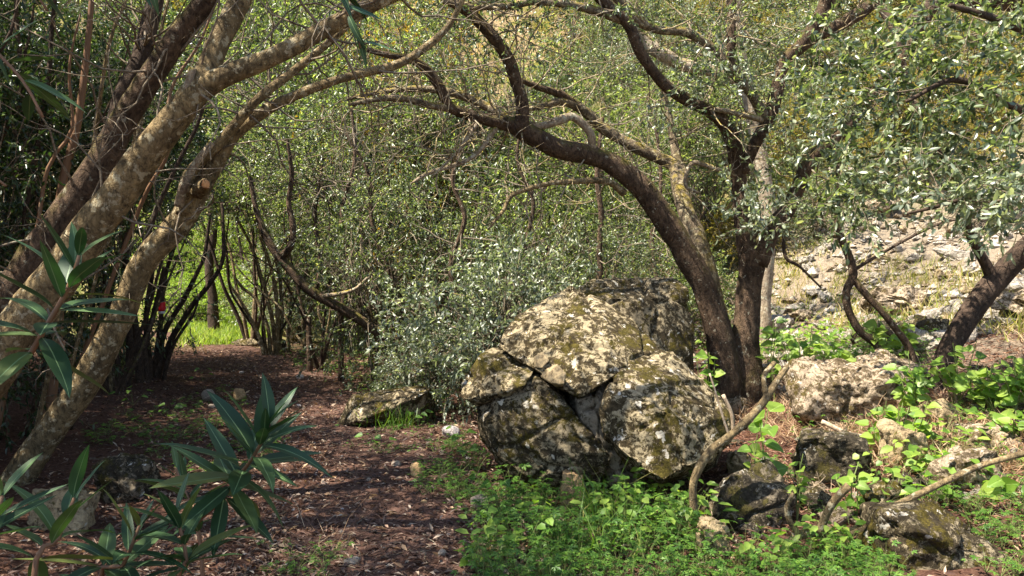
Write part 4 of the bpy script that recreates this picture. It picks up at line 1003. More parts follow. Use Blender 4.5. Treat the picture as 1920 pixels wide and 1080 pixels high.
for i, (px, py) in enumerate(((1490, 425), (1545, 405), (1620, 400), (1690, 385), (1770, 380), (1860, 370), (1560, 470), (1660, 350), (1900, 420), (1450, 460), (1520, 360), (1800, 330))):
    q = GP(px, py, 9, 40)
    shrub(q[0], q[1] + .6, 'low', 'leaf_gold' if i % 2 else 'leaf_olive', 0, rsH.uniform(.5, .85), SL[i], 'low bushes on the scree', rsH.uniform(0, 6.28), rsH.uniform(.7, 1.0))
# light green growth beyond the clearing
for px, d, k, s_, lab in ((335, 25.0, 'low', 1.0, 'light green bush at the back of the clearing, left of the dark trunk'), (372, 27.0, 'low', 1.2, 'light green bush directly behind the pale flat boulder'), (430, 25.5, 'low', 1.0, 'light green bush right of the dark clearing trunk'), (470, 24.0, 'low', 1.1, 'light green bush where the clearing meets the thicket'), (400, 30.0, 'bush', 1.2, 'tall light green bush closing the clearing'), (300, 29.0, 'bush', 1.2, 'tall light green bush at the far bend'), (480, 29.0, 'bush', 1.3, 'tall light green bush behind the stem bundle'), (350, 33.0, 'bush', 1.6, 'big light green bush farthest up the clearing'), (440, 34.0, 'bush', 1.6, 'big round bush at the end of the clearing')):
    shrub(X(px, d), d, k, 'leaf_lime', 0, s_, lab, 'light green bushes of the clearing', rsH.uniform(0, 6.28), 1.0)
YL = iter(['nearest orange-yellow twiggy bush in the gap below the tan bough', 'orange-yellow bush on the side of the rising bough', 'orange-yellow bush half hidden by bare branches', 'farthest orange-yellow bush touching the top edge'])
for px, d, s, up in ((745, 16.5, .55, 4.2), (800, 17.0, .5, 5.0), (765, 18.0, .6, 3.6), (720, 19, .6, 6.0)):
    x = X(px, d)
    o = shrub(x, d, 'sparse', 'leaf_yellow', 0, 1.5, next(YL), 'orange-yellow bushes in the canopy gap', rsS.uniform(0, 6.28), 3.2)

# leaning bare trunk in the thicket and thin stems round the clearing
tL = thing('leaning_tree', P(740, 655, 10.6), 'thin dark trunk leaning across the thicket behind the path', 'tree')
limb(tL, 'trunk', [(755, 665, 13, 10.6), (720, 632, 13, 10.6), (688, 608, 12, 10.6), (640, 578, 12, 10.6), (598, 556, 12, 10.6), (566, 530, 12, 10.6), (545, 505, 11, 10.6), (520, 478, 10, 10.6), (500, 445, 8, 10.6), (482, 400, 6, 10.6), (470, 330, 4, 10.6)], 'bark_brown', 10, .12, .012, 61, root=True)
limb(tL, 'branch', [(528, 484, 9, 10.6), (545, 460, 8, 10.5), (550, 430, 7, 10.5), (542, 380, 6, 10.5), (548, 320, 5, 10.4), (538, 260, 3, 10.3)], 'bark_brown', 8, .12, .012, 62)
limb(tL, 'branch', [(600, 556, 5, 10.6), (660, 545, 4, 10.4), (690, 520, 3, 10.3)], 'bark_pale', 6, .1, .01, 63)
SLIM = [((1128, 580, 7, 10.6), (1124, 480, 6, 10.6), (1126, 400, 6, 10.6), (1120, 320, 5, 10.6), (1130, 220, 4, 10.6), 'slender straight trunk right of the hanging bare branch'),
        ((860, 600, 6, 10.2), (845, 500, 5, 10.2), (870, 410, 5, 10.2), (850, 330, 4, 10.2), (880, 240, 3, 10.2), 'slender wavering trunk in the middle of the thicket'),
        ((640, 600, 6, 11.6), (655, 500, 6, 11.6), (640, 400, 5, 11.6), (665, 300, 4, 11.6), (660, 200, 3, 11.6), 'slender trunk behind the leaning thin trunk'),
        ((1010, 560, 5, 11.0), (985, 470, 5, 11.0), (1000, 380, 4, 11.0), (970, 300, 3, 11.0), (985, 200, 3, 11.0), 'slender trunk rising above the split boulder'),
        ((760, 610, 6, 10.8), (735, 520, 5, 10.8), (700, 430, 5, 10.8), (690, 330, 4, 10.8), (650, 250, 3, 10.8), 'slender trunk slanting left behind the silver shrub'),
        ((1235, 560, 5, 12.4), (1222, 450, 5, 12.4), (1240, 360, 4, 12.4), (1225, 200, 3, 12.4), 'slender trunk in the gap beside the mossy second trunk'),
        ((580, 590, 5, 12.6), (600, 500, 5, 12.6), (590, 400, 4, 12.6), (610, 280, 3, 12.6), 'slender trunk nearest the stem bundle')]
for i, row in enumerate(SLIM):
    pts, lab = row[:-1], row[-1]; p0 = P(pts[0][0], pts[0][1], pts[0][3]); o = thing('slender_tree', on_ground(p0[0], p0[1]), lab, 'tree', 'slender trunks in the thicket')
    gp = (pts[0][0], 520 + (CAMZ - ground_z(p0[0], p0[1]) + .05) / pts[0][3] * F, pts[0][2] + 1, pts[0][3])
    c, r = limb(o, 'trunk', [gp] + list(pts), 'bark_brown', 7, .12, .02, 200 + i); mb = MB()
    side_twigs(mb, c, r, 16, np.random.RandomState(900 + i), .2, (.4, 1.3), .010, .25)
    tw = link('twigs', mb.mesh('twigs', M['twig'], o.location), o); tw['kind'] = 'stuff'
FAN = [((300, 690, 6.6, 11.6), (320, 640, 6.1, 11.6), (355, 580, 5.5, 11.6), (390, 535, 5.0, 11.6), (415, 495, 4.4, 11.6), (420, 450, 3.9, 11.6), (415, 380, 2.8, 11.6)),
       ((295, 690, 6.6, 11.7), (310, 620, 5.5, 11.7), (345, 560, 5.0, 11.7), (370, 510, 4.4, 11.7), (385, 470, 3.9, 11.7), (395, 400, 2.8, 11.7)),
       ((290, 690, 6.6, 11.7), (300, 600, 5.0, 11.7), (310, 520, 4.4, 11.7), (330, 450, 3.9, 11.7), (350, 380, 2.8, 11.7)),
       ((282, 700, 6.6, 11.4), (275, 600, 5.5, 11.4), (285, 500, 5.0, 11.4), (280, 420, 3.9, 11.4)),
       ((310, 690, 4.4, 11.5), (330, 640, 3.3, 11.5), (360, 590, 2.8, 11.5), (372, 560, 2.2, 11.5)),
       ((262, 710, 8.8, 10.8), (258, 640, 7.7, 10.8), (250, 560, 6.6, 10.8), (262, 470, 5.5, 10.8)),
       ((240, 715, 9.9, 10.5), (244, 650, 7.7, 10.5), (232, 560, 6.6, 10.5), (236, 470, 5.5, 10.5)),
       ((275, 712, 7.7, 10.9), (270, 650, 6.6, 10.9), (290, 580, 5.0, 10.9), (310, 500, 3.9, 10.9)),
       ((225, 715, 8.8, 10.4), (212, 640, 7.7, 10.4), (205, 560, 6.6, 10.4), (190, 470, 5.5, 10.4))]
tM = thing('stem_clump', P(285, 712, 11.2), 'dark fan of many bare stems rising beside the path with a red tape', 'shrub')
for i, pts in enumerate(FAN): limb(tM, 'stem', pts, 'bark_dark', 8, .14, .02, 70 + i, root=True)
tape = MB(); tube(tape, PP((302, 566, 11.45), (302, 575, 11.45), (303, 583, 11.45)), [.055, .06, .055], 9, .02, .1, .0, 4)
o = link('trail_tape', tape.mesh('trail_tape', M['red'], P(302, 575, 11.45)), None, P(302, 575, 11.45)); tag(o, 'small red tape mark on a dark stem beside the path', 'tape')
tape = MB(); tube(tape, PP((303, 584, 11.44), (303, 588, 11.44)), [.05, .05], 9, .02, .0, .0, 4)
o = link('white_band', tape.mesh('white_band', M['white'], P(302, 575, 11.45)), o)
FAN2 = [((515, 640, 4.5, 15.5), (508, 590, 4.5, 15.5), (490, 520, 3.9, 15.5), (470, 460, 3.2, 15.5), (440, 400, 2.6, 15.5)),
        ((520, 640, 4.5, 15.5), (520, 580, 4.5, 15.5), (512, 520, 3.9, 15.5), (490, 450, 3.2, 15.5), (470, 390, 2.6, 15.5)),
        ((524, 638, 4.5, 15.6), (528, 580, 3.9, 15.6), (522, 510, 3.9, 15.6), (505, 440, 3.2, 15.6)),
        ((505, 642, 3.9, 15.4), (498, 600, 3.9, 15.4), (478, 560, 3.2, 15.4), (455, 540, 3.2, 15.4), (440, 520, 2.6, 15.4)),
        ((490, 640, 3.9, 15.3), (470, 600, 3.9, 15.3), (450, 560, 3.2, 15.3), (430, 530, 3.2, 15.3), (425, 470, 2.6, 15.3)),
        ((540, 630, 3.9, 16.0), (545, 570, 3.9, 16.0), (538, 510, 3.2, 16.0), (545, 440, 2.6, 16.0)),
        ((570, 625, 3.9, 16.5), (566, 560, 3.9, 16.5), (572, 500, 3.2, 16.5), (565, 430, 2.6, 16.5)),
        ((610, 640, 3.9, 14.5), (604, 610, 3.9, 14.5), (596, 585, 3.2, 14.5), (600, 560, 2.6, 14.5))]
tN = thing('stem_clump', P(515, 642, 15.5), 'upright bundle of pale bare stems at the far bend of the path', 'shrub')
for i, pts in enumerate(FAN2): limb(tN, 'stem', pts, 'bark_tan', 7, .12, .02, 90 + i, root=True)
tO = thing('tree', P(395, 575, 21.5), 'single dark trunk standing in the bright clearing', 'tree')
limb(tO, 'trunk', [(400, 585, 13, 21.5), (396, 540, 11, 21.5), (392, 490, 10, 21.5), (400, 430, 9, 21.5), (390, 330, 7, 21.5)], 'bark_dark', 8, .1, .02, 99, root=True)
# thin upright canes in the shaded thicket, each its own
CANES = [(110, 600, 165, 60, 9, 6.4, 'reddish thick cane rising between the two slanting trunks'), (30, 560, 100, 30, 6, 6.6, 'dark cane crossing behind the slanting dark trunk'), (150, 420, 245, -20, 4, 6.0, 'slim grey cane beside the top of the dark trunk'),
         (-20, 500, 30, 20, 7, 6.8, 'brown cane close to the left edge'), (60, 480, 130, 130, 4, 6.0, 'short grey cane in front of the reddish one'), (-60, 520, 20, 60, 5, 5.8, 'dark cane at the very left edge'),
         (200, 440, 300, 60, 3, 6.2, 'thin dark cane leaning along the tan trunk'), (120, 540, 220, 160, 3, 6.8, 'thin brown cane in the dim gap'), (250, 420, 380, 70, 4, 6.6, 'pale slim cane above the tan trunk'), (300, 380, 440, 20, 4, 7.4, 'slim cane behind the fork of the tan trunk'), (180, 520, 310, 20, 5, 7.6, 'straight dark cane deep in the shade'), (80, 560, 60, 40, 4, 7.2, 'upright cane deep in the shade near the edge')]
for i, (x0, y0, x1, y1, r, d, lab) in enumerate(CANES):
    a = P(x0, y0, d); b = P(x1, y1, d); zz = ground_z(a[0] - .5, d) - .05; g0 = a + (b - a) * (zz - a[2]) / (b[2] - a[2]); g0 = on_ground(g0[0], g0[1], -.05)
    o = thing('cane', g0, lab, 'cane', 'canes in the shaded thicket')
    a = P(x0, y0, d); b = P(x1, y1, d); mb = MB(); j = rsS.normal(size=(2, 3)) * .08
    tube(mb, [g0, a, a * .6 + b * .4 + j[0], a * .3 + b * .7 + j[1], b, b + (b - a) * .3], [r * d / F * k for k in (1.2, 1, .9, .8, .6, .4)], 7, .1, .08, .012, i)
    link('stem', mb.mesh('stem', M[['stem_red', 'bark_dark', 'bark_tan', 'bark_brown'][i % 4]], g0), o)

# ------------------------------------------------------------------ fallen branches
def fallen(pts, bark, label, subs=(), sides=10):
    o = thing('fallen_branch', P(*[pts[0][i] for i in (0, 1, 3)]), label, 'branch', 'fallen branches on the slope')
    limb(o, 'bough', pts, bark, sides, .22, .016, len(pts), step=.02)
    for s in subs: limb(o, 'side_shoot', s, bark, 8, .14, .004, len(s) + 3)
fallen([(1292, 1010, 9, 4.6), (1302, 960, 9, 4.6), (1304, 905, 9, 4.6), (1328, 857, 9, 4.62), (1378, 812, 9, 4.65), (1420, 765, 8, 4.7), (1450, 722, 7, 4.8), (1476, 688, 5, 4.9)], 'bark_tan', 'crooked lichen-covered branch bending upright against the split boulder',
       [[(1437, 742, 6, 4.75), (1432, 705, 5, 4.8), (1452, 680, 5, 4.9)]])
fallen([(1470, 1050, 11, 4.3), (1488, 1015, 11, 4.3), (1520, 1000, 10, 4.3), (1582, 1002, 8, 4.3), (1645, 968, 8, 4.3), (1735, 918, 7, 4.35), (1830, 876, 6, 4.4), (1925, 848, 6, 4.45)], 'bark_tan', 'long bare branch lying across the rocks at the lower corner',
       [[(1535, 1003, 11, 4.3), (1550, 965, 10, 4.28), (1568, 935, 9, 4.26), (1592, 910, 9, 4.24)], [(1500, 1005, 7, 4.3), (1480, 975, 6, 4.28), (1476, 950, 5, 4.27), (1488, 925, 4, 4.26)]])
for i, (pts, lab) in enumerate([([(640, 858, 4, 6.7), (700, 853, 5, 6.75), (760, 855, 4, 6.75), (810, 857, 2, 6.7)], 'thin stick lying across the path beside the boulder'),
                  ([(700, 1015, 3, 4.55), (725, 1005, 3, 4.6), (740, 995, 2, 4.7)], 'short broken stick on the near path'),
                  ([(1355, 740, 4, 5.1), (1372, 780, 4, 5.1), (1368, 820, 3, 5.1), (1330, 700, 2, 5.2)], 'bent pale root hanging over the split boulder'),
                  ([(1540, 790, 5, 5.9), (1600, 815, 5, 5.8), (1680, 820, 4, 5.8)], 'straight dry stick lying below the layered outcrop'),
                  ([(1760, 700, 3, 6.4), (1790, 740, 3, 6.3), (1800, 790, 3, 6.2)], 'dry upright stalk beside the lime-green leaves')]):
    o = thing('stick', P(pts[0][0], pts[0][1], pts[0][3]), lab, 'stick', 'loose sticks')
    limb(o, 'bough', pts, 'bark_dark' if i < 2 else 'dry', 6, .1, .004, i)

# dry stems and brush
def dry_clump(px, py, d, wpx, n, hh, label, seed, m='dry', r=.0045):
    rs = np.random.RandomState(seed); c = GP(px, py, 3.0); d = c[1]; o = thing('dry_weed', c, label, 'dry plant', 'clumps of dry stems')
    mb = MB()
    for _ in range(n):
        p = c + np.array((rs.uniform(-1, 1) * wpx / F * d, rs.uniform(-.25, .25), 0)); p[2] = ground_z(p[0], p[1]) - .03; dr = unit(np.array((rs.normal() * .45, rs.normal() * .4, 1.0))); pts = [p.copy()]; L = hh * rs.uniform(.4, 1.2)
        for j in range(6):
            dr = unit(dr + rs.normal(size=3) * .30); p = p + dr * L / 6; pts.append(p.copy())
        tube(mb, pts, np.linspace(r, r * .35, 7), 4, raw=True, cap=False)
    o2 = link('stem', mb.mesh('stem', M[m], c), o); o2['kind'] = 'stuff'
dry_clump(1400, 700, 7.3, 70, 34, .55, 'curling pale dry stems at the foot of the forked tree', 1)
dry_clump(1500, 760, 6.6, 50, 18, .35, 'dry stalks beside the pale layered outcrop', 2)
dry_clump(1780, 730, 6.6, 60, 16, .4, 'dry stalks under the leaning dark trunk', 3)
dry_clump(1440, 800, 5.4, 60, 22, .28, 'tangle of dead stems above the dark crusty rock', 4)
dry_clump(1650, 620, 8.4, 60, 40, .45, 'dark brush heaped against the thin sapling', 5, 'twig')
dry_clump(690, 650, 10.2, 90, 90, .55, 'heap of dead brush under the leaning thin trunk', 6, 'twig', .006)
dry_clump(1560, 920, 4.6, 60, 26, .22, 'dead stems tangled below the squat mossy rock', 7)
dry_clump(560, 620, 13.0, 80, 40, .8, 'bare brush beside the far bend of the path', 8, 'twig', .006)

# ------------------------------------------------------------------ broad-leaved plants
def big_leaf(name, L, W, bend, fold, mats, seg=8, rib=.03, shape=.5, wave=0.0):
    """leaf lying along +x, upper side +z, with its own midrib strip"""
    V = []; T = []; Mi = []
    for i in range(seg + 1):
        t = i / seg; wd = W * .5 * (math.sin(math.pi * min(1, t ** shape * .97 + .03)) ** .85) if 0 < i < seg else .001
        x = L * t; z = -bend * L * t * t + wave * math.sin(t * 9)
        rw = L * rib * .5 * (1 - t * .75)
        rw = min(rw, wd * .6)
        for s, k in ((-1, 1), (-1, 0), (1, 0), (1, 1)):
            yy = s * (wd if k else rw); V.append((x, yy, z + (fold * wd if k else .0012)))
    for i in range(seg):
        for k in range(3):
            a = i * 4 + k; T += [(a, a + 4, a + 1), (a + 1, a + 4, a + 5)]; Mi += [1 if k == 1 else 0] * 2
    return new_mesh(name, V, T, mats, Mi)
LAU = [big_leaf('leaf', 1, .21, b, .22, [M['oleander'], M['rib']], 9, .02, .8, wv) for b, wv in ((.05, .0), (.16, .008), (.30, .01), (.45, 0))]
LAU += [big_leaf('leaf', 1, .29, b, .2, [M['oleander'], M['rib']], 9, .02, .85, .006) for b in (.1, .28)]

def place_leaf(parent, mesh, p, d, n, L, name='leaf'):
    d = Vector(d).normalized(); n = Vector(n); n = (n - d * n.dot(d)).normalized(); s = n.cross(d)
    m = Matrix((d, s, n)).transposed().to_4x4()
    o = link(name, mesh, parent)
    o.matrix_local = Matrix.Translation(Vector(p) - parent.location) @ m @ Matrix.Scale(L, 4)
    return o

rsL = np.random.RandomState(3)
def laurel(stems, label, seed, Lp=(.11, .17)):
    """stems: pixel paths (px, py, d) from ground side to the tip rosette, n leaves"""
    rs = np.random.RandomState(seed)
    p0 = P(*stems[0][0][0]); o = thing('laurel_plant', (p0[0], p0[1], ground_z(p0[0], p0[1])), label, 'plant', 'long-leaved plants in the near corner')
    for path, n in stems:
        w3 = [P(*q) for q in path]
        g0 = w3[0].copy(); g0[2] = ground_z(g0[0], g0[1]); w3 = [g0] + w3
        mb = MB(); c, r = tube(mb, w3, np.linspace(.008, .0035, len(w3)), 7, .03, .05, .003, seed)
        link('stem', mb.mesh('stem', M['stem_red'], o.location), o)
        tip = w3[-1]; ax = unit(w3[-1] - w3[-2])
        arc = np.concatenate([[0], np.cumsum(np.linalg.norm(np.diff(c[::-1], axis=0), axis=1))])[::-1]
        a0 = rs.uniform(0, 6.28)
        s_ = unit(np.cross(ax, (0.1, .3, 1))); u_ = np.cross(s_, ax)
        for i in range(n):
            f = i / max(1, n - 1); an = a0 + i * 2.4
            rad = s_ * math.cos(an) + u_ * math.sin(an)
            elev = 1.25 - 1.55 * f + rs.uniform(-.2, .2)     # young leaves near the tip point along the stem
            d = unit(rad * math.cos(elev) + ax * math.sin(elev))
            k = int(np.argmin(np.abs(arc - f * Lp[1] * 1.3))); pp = c[k] + rad * .004
            L = rs.uniform(*Lp) * (.62 + .5 * min(1, f * 2.2))
            nrm = ax * .6 + np.array((0, 0, .7)) + rs.normal(size=3) * .15
            place_leaf(o, LAU[rs.randint(len(LAU))], pp, d, nrm, L)
    return o
laurel([([(330, 1075, 2.15), (420, 930, 2.12), (475, 855, 2.08), (505, 795, 2.05)], 36)], 'long-leaved plant whose rosette stands out over the path', 1, (.145, .205))
laurel([([(-40, 840, 1.62), (60, 660, 1.62), (130, 540, 1.6), (150, 480, 1.6)], 24)], 'tall long-leaved plant in front of the thick tan trunk', 2, (.13, .18))
laurel([([(180, 1120, 1.9), (230, 1060, 1.88), (262, 985, 1.86)], 22), ([(330, 1130, 1.9), (350, 1050, 1.9), (330, 960, 1.9)], 22)], 'long-leaved plant sprawling along the bottom edge', 3, (.12, .18))
laurel([([(-60, 1100, 1.55), (-20, 1010, 1.55), (5, 930, 1.55)], 16)], 'dark long-leaved plant in the very bottom corner', 4, (.12, .16))
laurel([([(380, 1080, 2.3), (360, 960, 2.35), (330, 880, 2.4)], 14)], 'long-leaved shoots in the shade behind the near rosette', 5, (.13, .19))
laurel([([(60, 1120, 1.7), (110, 1010, 1.75), (140, 935, 1.8)], 14)], 'shaded long-leaved shoot below the leaning trunk', 8, (.13, .18))
# shoots hanging in from above
def hanging(path, n, label, seed, Lp):
    rs = np.random.RandomState(seed); w3 = [P(*q) for q in path]; n0 = w3[0]; w3 = [np.array((n0[0] - .5, n0[1] + .3, 4.1)), np.array((n0[0] - .25, n0[1] + .1, .5 * n0[2] + 2.05))] + w3; o = thing('laurel_shoot', w3[0], label, 'shoot', 'leafy shoots hanging in from above')
    mb = MB(); c, r = tube(mb, w3, np.linspace(.006, .003, len(w3)), 6, .03, 0, .003, seed); link('stem', mb.mesh('stem', M['stem_red'], o.location), o)
    n = int(n * 1.7)
    for i in range(n):
        k = int((.62 + .38 * i / n) * (len(c) - 1)); ax = unit(c[min(k + 1, len(c) - 1)] - c[k - 1]); d = unit(ax * .7 + rs.normal(size=3) * .8 + np.array((0, 0, -.15)))
        place_leaf(o, LAU[rs.randint(4)], c[k], d, np.array((0, -.3, 1)) + rs.normal(size=3) * .3, rs.uniform(*Lp))
hanging([(560, -160, 3.0), (620, -40, 3.0), (660, 40, 3.0), (676, 90, 3.0)], 16, 'leafy shoot drooping below the tan bough near the top edge', 11, (.12, .17))
hanging([(-120, -60, 1.9), (-40, 60, 1.9), (40, 150, 1.9), (80, 220, 1.9)], 15, 'dark leafy shoot hanging in the top corner', 12, (.12, .17))
hanging([(-160, 240, 1.7), (-70, 290, 1.7), (10, 350, 1.7)], 10, 'dark leaves reaching in at the left edge', 13, (.10, .14))
hanging([(200, -120, 2.2), (270, -60, 2.2), (330, -5, 2.2)], 10, 'pair-leaved shoot at the top above the leaning trunks', 14, (.10, .14))
hanging([(20, -100, 2.0), (50, -40, 2.0), (90, 20, 2.0)], 10, 'dark drooping shoot in the extreme top corner', 15, (.12, .16))

# ------------------------------------------------------------------ round-leaved lime plants, herbs, ivy, grass
RLv = [big_leaf('leaf', 1, wd, b, .3, [M['lime'], M['lime_rib']], 7, .022, sh, .012) for wd, b, sh in ((.86, .05, .62), (.8, .22, .68), (.7, .4, .72), (.92, .15, .58))]
def lime_plant(px, py, d, hpx, n, label, seed, Lpx=(22, 36)):
    rs = np.random.RandomState(seed); top = P(px, py - hpx, d); g0 = top.copy(); g0[2] = min(ground_z(g0[0], g0[1]), P(px, py, d)[2]); bot = g0 - np.array((0, 0, .02))
    o = thing('lime_plant', g0, label, 'plant', 'lime-green round-leaved plants on the slope')
    mb = MB(); ns = 1 + n // 9; tops = []
    for i in range(ns):
        t_ = top + rs.normal(size=3) * np.array((.10, .07, .05)) * (i > 0)
        c, r = tube(mb, [bot + rs.normal(size=3) * .01, bot * .5 + t_ * .5 + rs.normal(size=3) * .02, t_], [.005, .004, .003], 5, .03, 0, 0, seed, cap=False); tops.append(c)
    link('stem', mb.mesh('stem', M['stem'], g0), o)
    for i in range(n):
        c = tops[i % ns]; k = int(rs.uniform(.35, 1) * (len(c) - 1)); a = i * 2.4 + rs.uniform(-.4, .4)
        dd_ = np.array((math.cos(a), math.sin(a), rs.uniform(-.15, .35)))
        place_leaf(o, RLv[rs.randint(4)], c[k] + dd_ * rs.uniform(.0, .03), dd_, np.array((-.15, -.85, .85)) + rs.normal(size=3) * .3, rs.uniform(*Lpx) / F * d)
for i, a in enumerate([(1712, 760, 6.2, 70, 22, 'bright lime plant right of the layered outcrop'), (1792, 765, 6.3, 105, 18, 'tall lime plant in front of the leaning dark trunk'),
    (1858, 780, 6.0, 90, 24, 'bushy lime plant behind the low pale slab'), (1900, 770, 5.8, 100, 22, 'lime plant cut off by the frame edge'), (1685, 850, 5.6, 90, 22, 'lime plant growing in front of the upright pale stone'),
    (1662, 820, 5.7, 60, 12, 'small lime plant beside the outcrop foot'), (1905, 830, 5.4, 60, 12, 'large-leaved lime plant low at the frame edge'),
    (1690, 960, 4.9, 60, 10, 'lime plant rising behind the long bare branch'), (1895, 935, 4.6, 45, 7, 'single-stemmed lime plant with big heart leaves in the corner'), (1420, 870, 5.0, 55, 8, 'lime leaves sprouting beside the crooked branch'),
    (1440, 790, 5.2, 25, 3, 'lone lime leaf held above the crooked branch'), (1500, 905, 4.8, 40, 7, 'lime sprig above the dark crusty rock'), (1560, 690, 7.6, 45, 14, 'lime plant in the hollow behind the outcrop'),
    (1500, 670, 7.8, 45, 12, 'lime plant beside the forked tree foot'), (1640, 655, 8.0, 45, 12, 'lime plant at the foot of the thin sapling'), (1690, 640, 8.2, 35, 10, 'small lime plant under the brush heap'), (1455, 655, 8.0, 40, 8, 'lime sprig tucked against the forked trunk'), (1330, 700, 7.2, 40, 8, 'lime plant between back boulder and split boulder'),
    (1750, 900, 5.2, 50, 9, 'lime plant beside the pale wedge rock'), (1610, 930, 4.7, 40, 8, 'lime sprig behind the stubby side shoot')]):
    a = a[:4] + (int(a[4] * 2.5),) + a[5:]
    lime_plant(*a, seed=500 + i, Lpx=(34, 48) if i in (8, 10) else (15, 28))
def leaflet(mats, seed):
    """lobed three-part herb leaf, stalk towards -x"""
    V = []; T = []
    for ang, ln in ((0, 1), (.95, .8), (-.95, .8), (1.9, .5), (-1.9, .5)):
        ca, sa = math.cos(ang), math.sin(ang); b = len(V)
        for x, y, z in ((0, 0, 0), (.3, .17, .03), (.42, .12, .0), (.62, .22, -.02), (.68, .10, -.03), (1, 0, -.1), (.68, -.10, -.03), (.62, -.22, -.02), (.42, -.12, 0), (.3, -.17, .03)):
            V.append(((x * ca - y * sa) * ln, (x * sa + y * ca) * ln, z - .05 * (abs(ang) > 0)))
        T += [(b, b + i, b + i + 1) for i in range(1, 9)]
    return np.array(V) * .5, np.array(T)
HV, HT = leaflet(None, 0)
HLEAF = new_mesh('leaf', HV, HT, [M['herb']])
def herb_bits(mb, c, n, rs, s, h):
    for i in range(n):
        a = rs.uniform(0, 6.28); out = rs.uniform(.02, .13); z = h * rs.uniform(.3, 1)
        tip = c + np.array((math.cos(a) * out, math.sin(a) * out, z)); b = a + rs.uniform(-.6, .6); t = rs.uniform(-.35, .45); sc = s * rs.uniform(.6, 1.25)
        d = Vector((math.cos(b) * math.cos(t), math.sin(b) * math.cos(t), math.sin(t) * -.6)).normalized(); nn = Vector((rs.normal() * .25, rs.normal() * .25 - .2, 1)); nn = (nn - d * nn.dot(d)).normalized(); sd = nn.cross(d)
        R_ = np.array((d, sd, nn))
        mb.add(HV * sc @ R_ + tip, HT, 0)
        V, T = twigs_array(c[None] + 0, ((c + tip) / 2 + np.array((0, 0, .02)))[None], tip[None], np.array([.0016])); mb.add(V, T, 1)
def carpet(name, spots, seed, label, s=.075, h=.2, n=9):
    rs = np.random.RandomState(seed); mb = MB()
    for q in spots: herb_bits(mb, q, n, rs, s, h * rs.uniform(.5, 1.25))
    o = link(name, mb.mesh(name, [M['herb'], M['stem']])); tag(o, label, 'ground cover', kind='stuff')
rsC = np.random.RandomState(31)
def px_spots(poly, n, jitter=None):
    """n ground spots under a photo polygon"""
    poly = np.array(poly, float); lo, hi = poly.min(0), poly.max(0); out = []
    while len(out) < n:
        x, y = rsC.uniform(lo, hi); ins = False; j = len(poly) - 1
        for i in range(len(poly)):
            if (poly[i, 1] > y) != (poly[j, 1] > y) and x < (poly[j, 0] - poly[i, 0]) * (y - poly[i, 1]) / (poly[j, 1] - poly[i, 1]) + poly[i, 0]: ins = not ins
            j = i
        if ins: out.append(GP(x, y, 2.2))
    return out
carpet('ground_cover', px_spots([(890, 1140), (895, 1000), (930, 930), (1010, 930), (1110, 940), (1200, 950), (1300, 990), (1300, 1140)], 230), 1, 'lush green lobed herbs in front of the split boulder')
carpet('ground_cover', px_spots([(1300, 1140), (1300, 1020), (1420, 1060), (1640, 1050), (1700, 1140)], 110), 2, 'green herbs along the bottom edge below the dark crusty rock', .07, .17)
carpet('ground_cover', px_spots([(780, 930), (800, 860), (860, 800), (900, 860), (960, 940), (900, 990)], 80), 3, 'herbs and seedlings between path and split boulder', .065, .12, 7)
carpet('ground_cover', px_spots([(240, 900), (300, 800), (480, 790), (560, 850), (420, 900)], 50), 4, 'low herbs in the shade at the path edge', .08, .08, 5)
carpet('ground_cover', px_spots([(640, 800), (680, 740), (850, 740), (830, 790), (740, 810)], 50), 5, 'seedlings round the mossy slab', .08, .1, 6)
carpet('ground_cover', px_spots([(1460, 700), (1440, 610), (1560, 560), (1700, 620), (1780, 660), (1700, 700)], 110), 6, 'mixed green weeds in the hollow behind the outcrop', .10, .22, 8)
carpet('ground_cover', px_spots([(1780, 1000), (1820, 930), (1960, 960), (1960, 1100), (1840, 1080)], 40), 7, 'shaded herbs in the bottom right corner', .06, .12, 8)
carpet('ground_cover', px_spots([(1380, 1000), (1420, 800), (1640, 760), (1920, 760), (1930, 960), (1640, 980)], 120), 17, 'scattered weeds among the rocks of the lower slope', .07, .13, 6)
carpet('ground_cover', px_spots([(150, 830), (250, 770), (420, 730), (500, 760), (420, 800), (300, 850)], 60), 18, 'shaded seedlings along the trunk side of the path', .085, .10, 5)
carpet('ground_cover', px_spots([(620, 830), (700, 790), (840, 780), (870, 830), (780, 870)], 36), 19, 'sparse seedlings between slab and boulder', .06, .07, 5)
carpet('ground_cover', px_spots([(500, 1120), (520, 1030), (620, 1020), (660, 1120)], 26), 8, 'small seedlings at the near edge of the path', .05, .07, 6)
carpet('ground_cover', px_spots([(520, 660), (620, 640), (760, 690), (860, 720), (700, 720), (560, 690)], 90), 9, 'weeds along the far side of the path', .10, .12, 6)
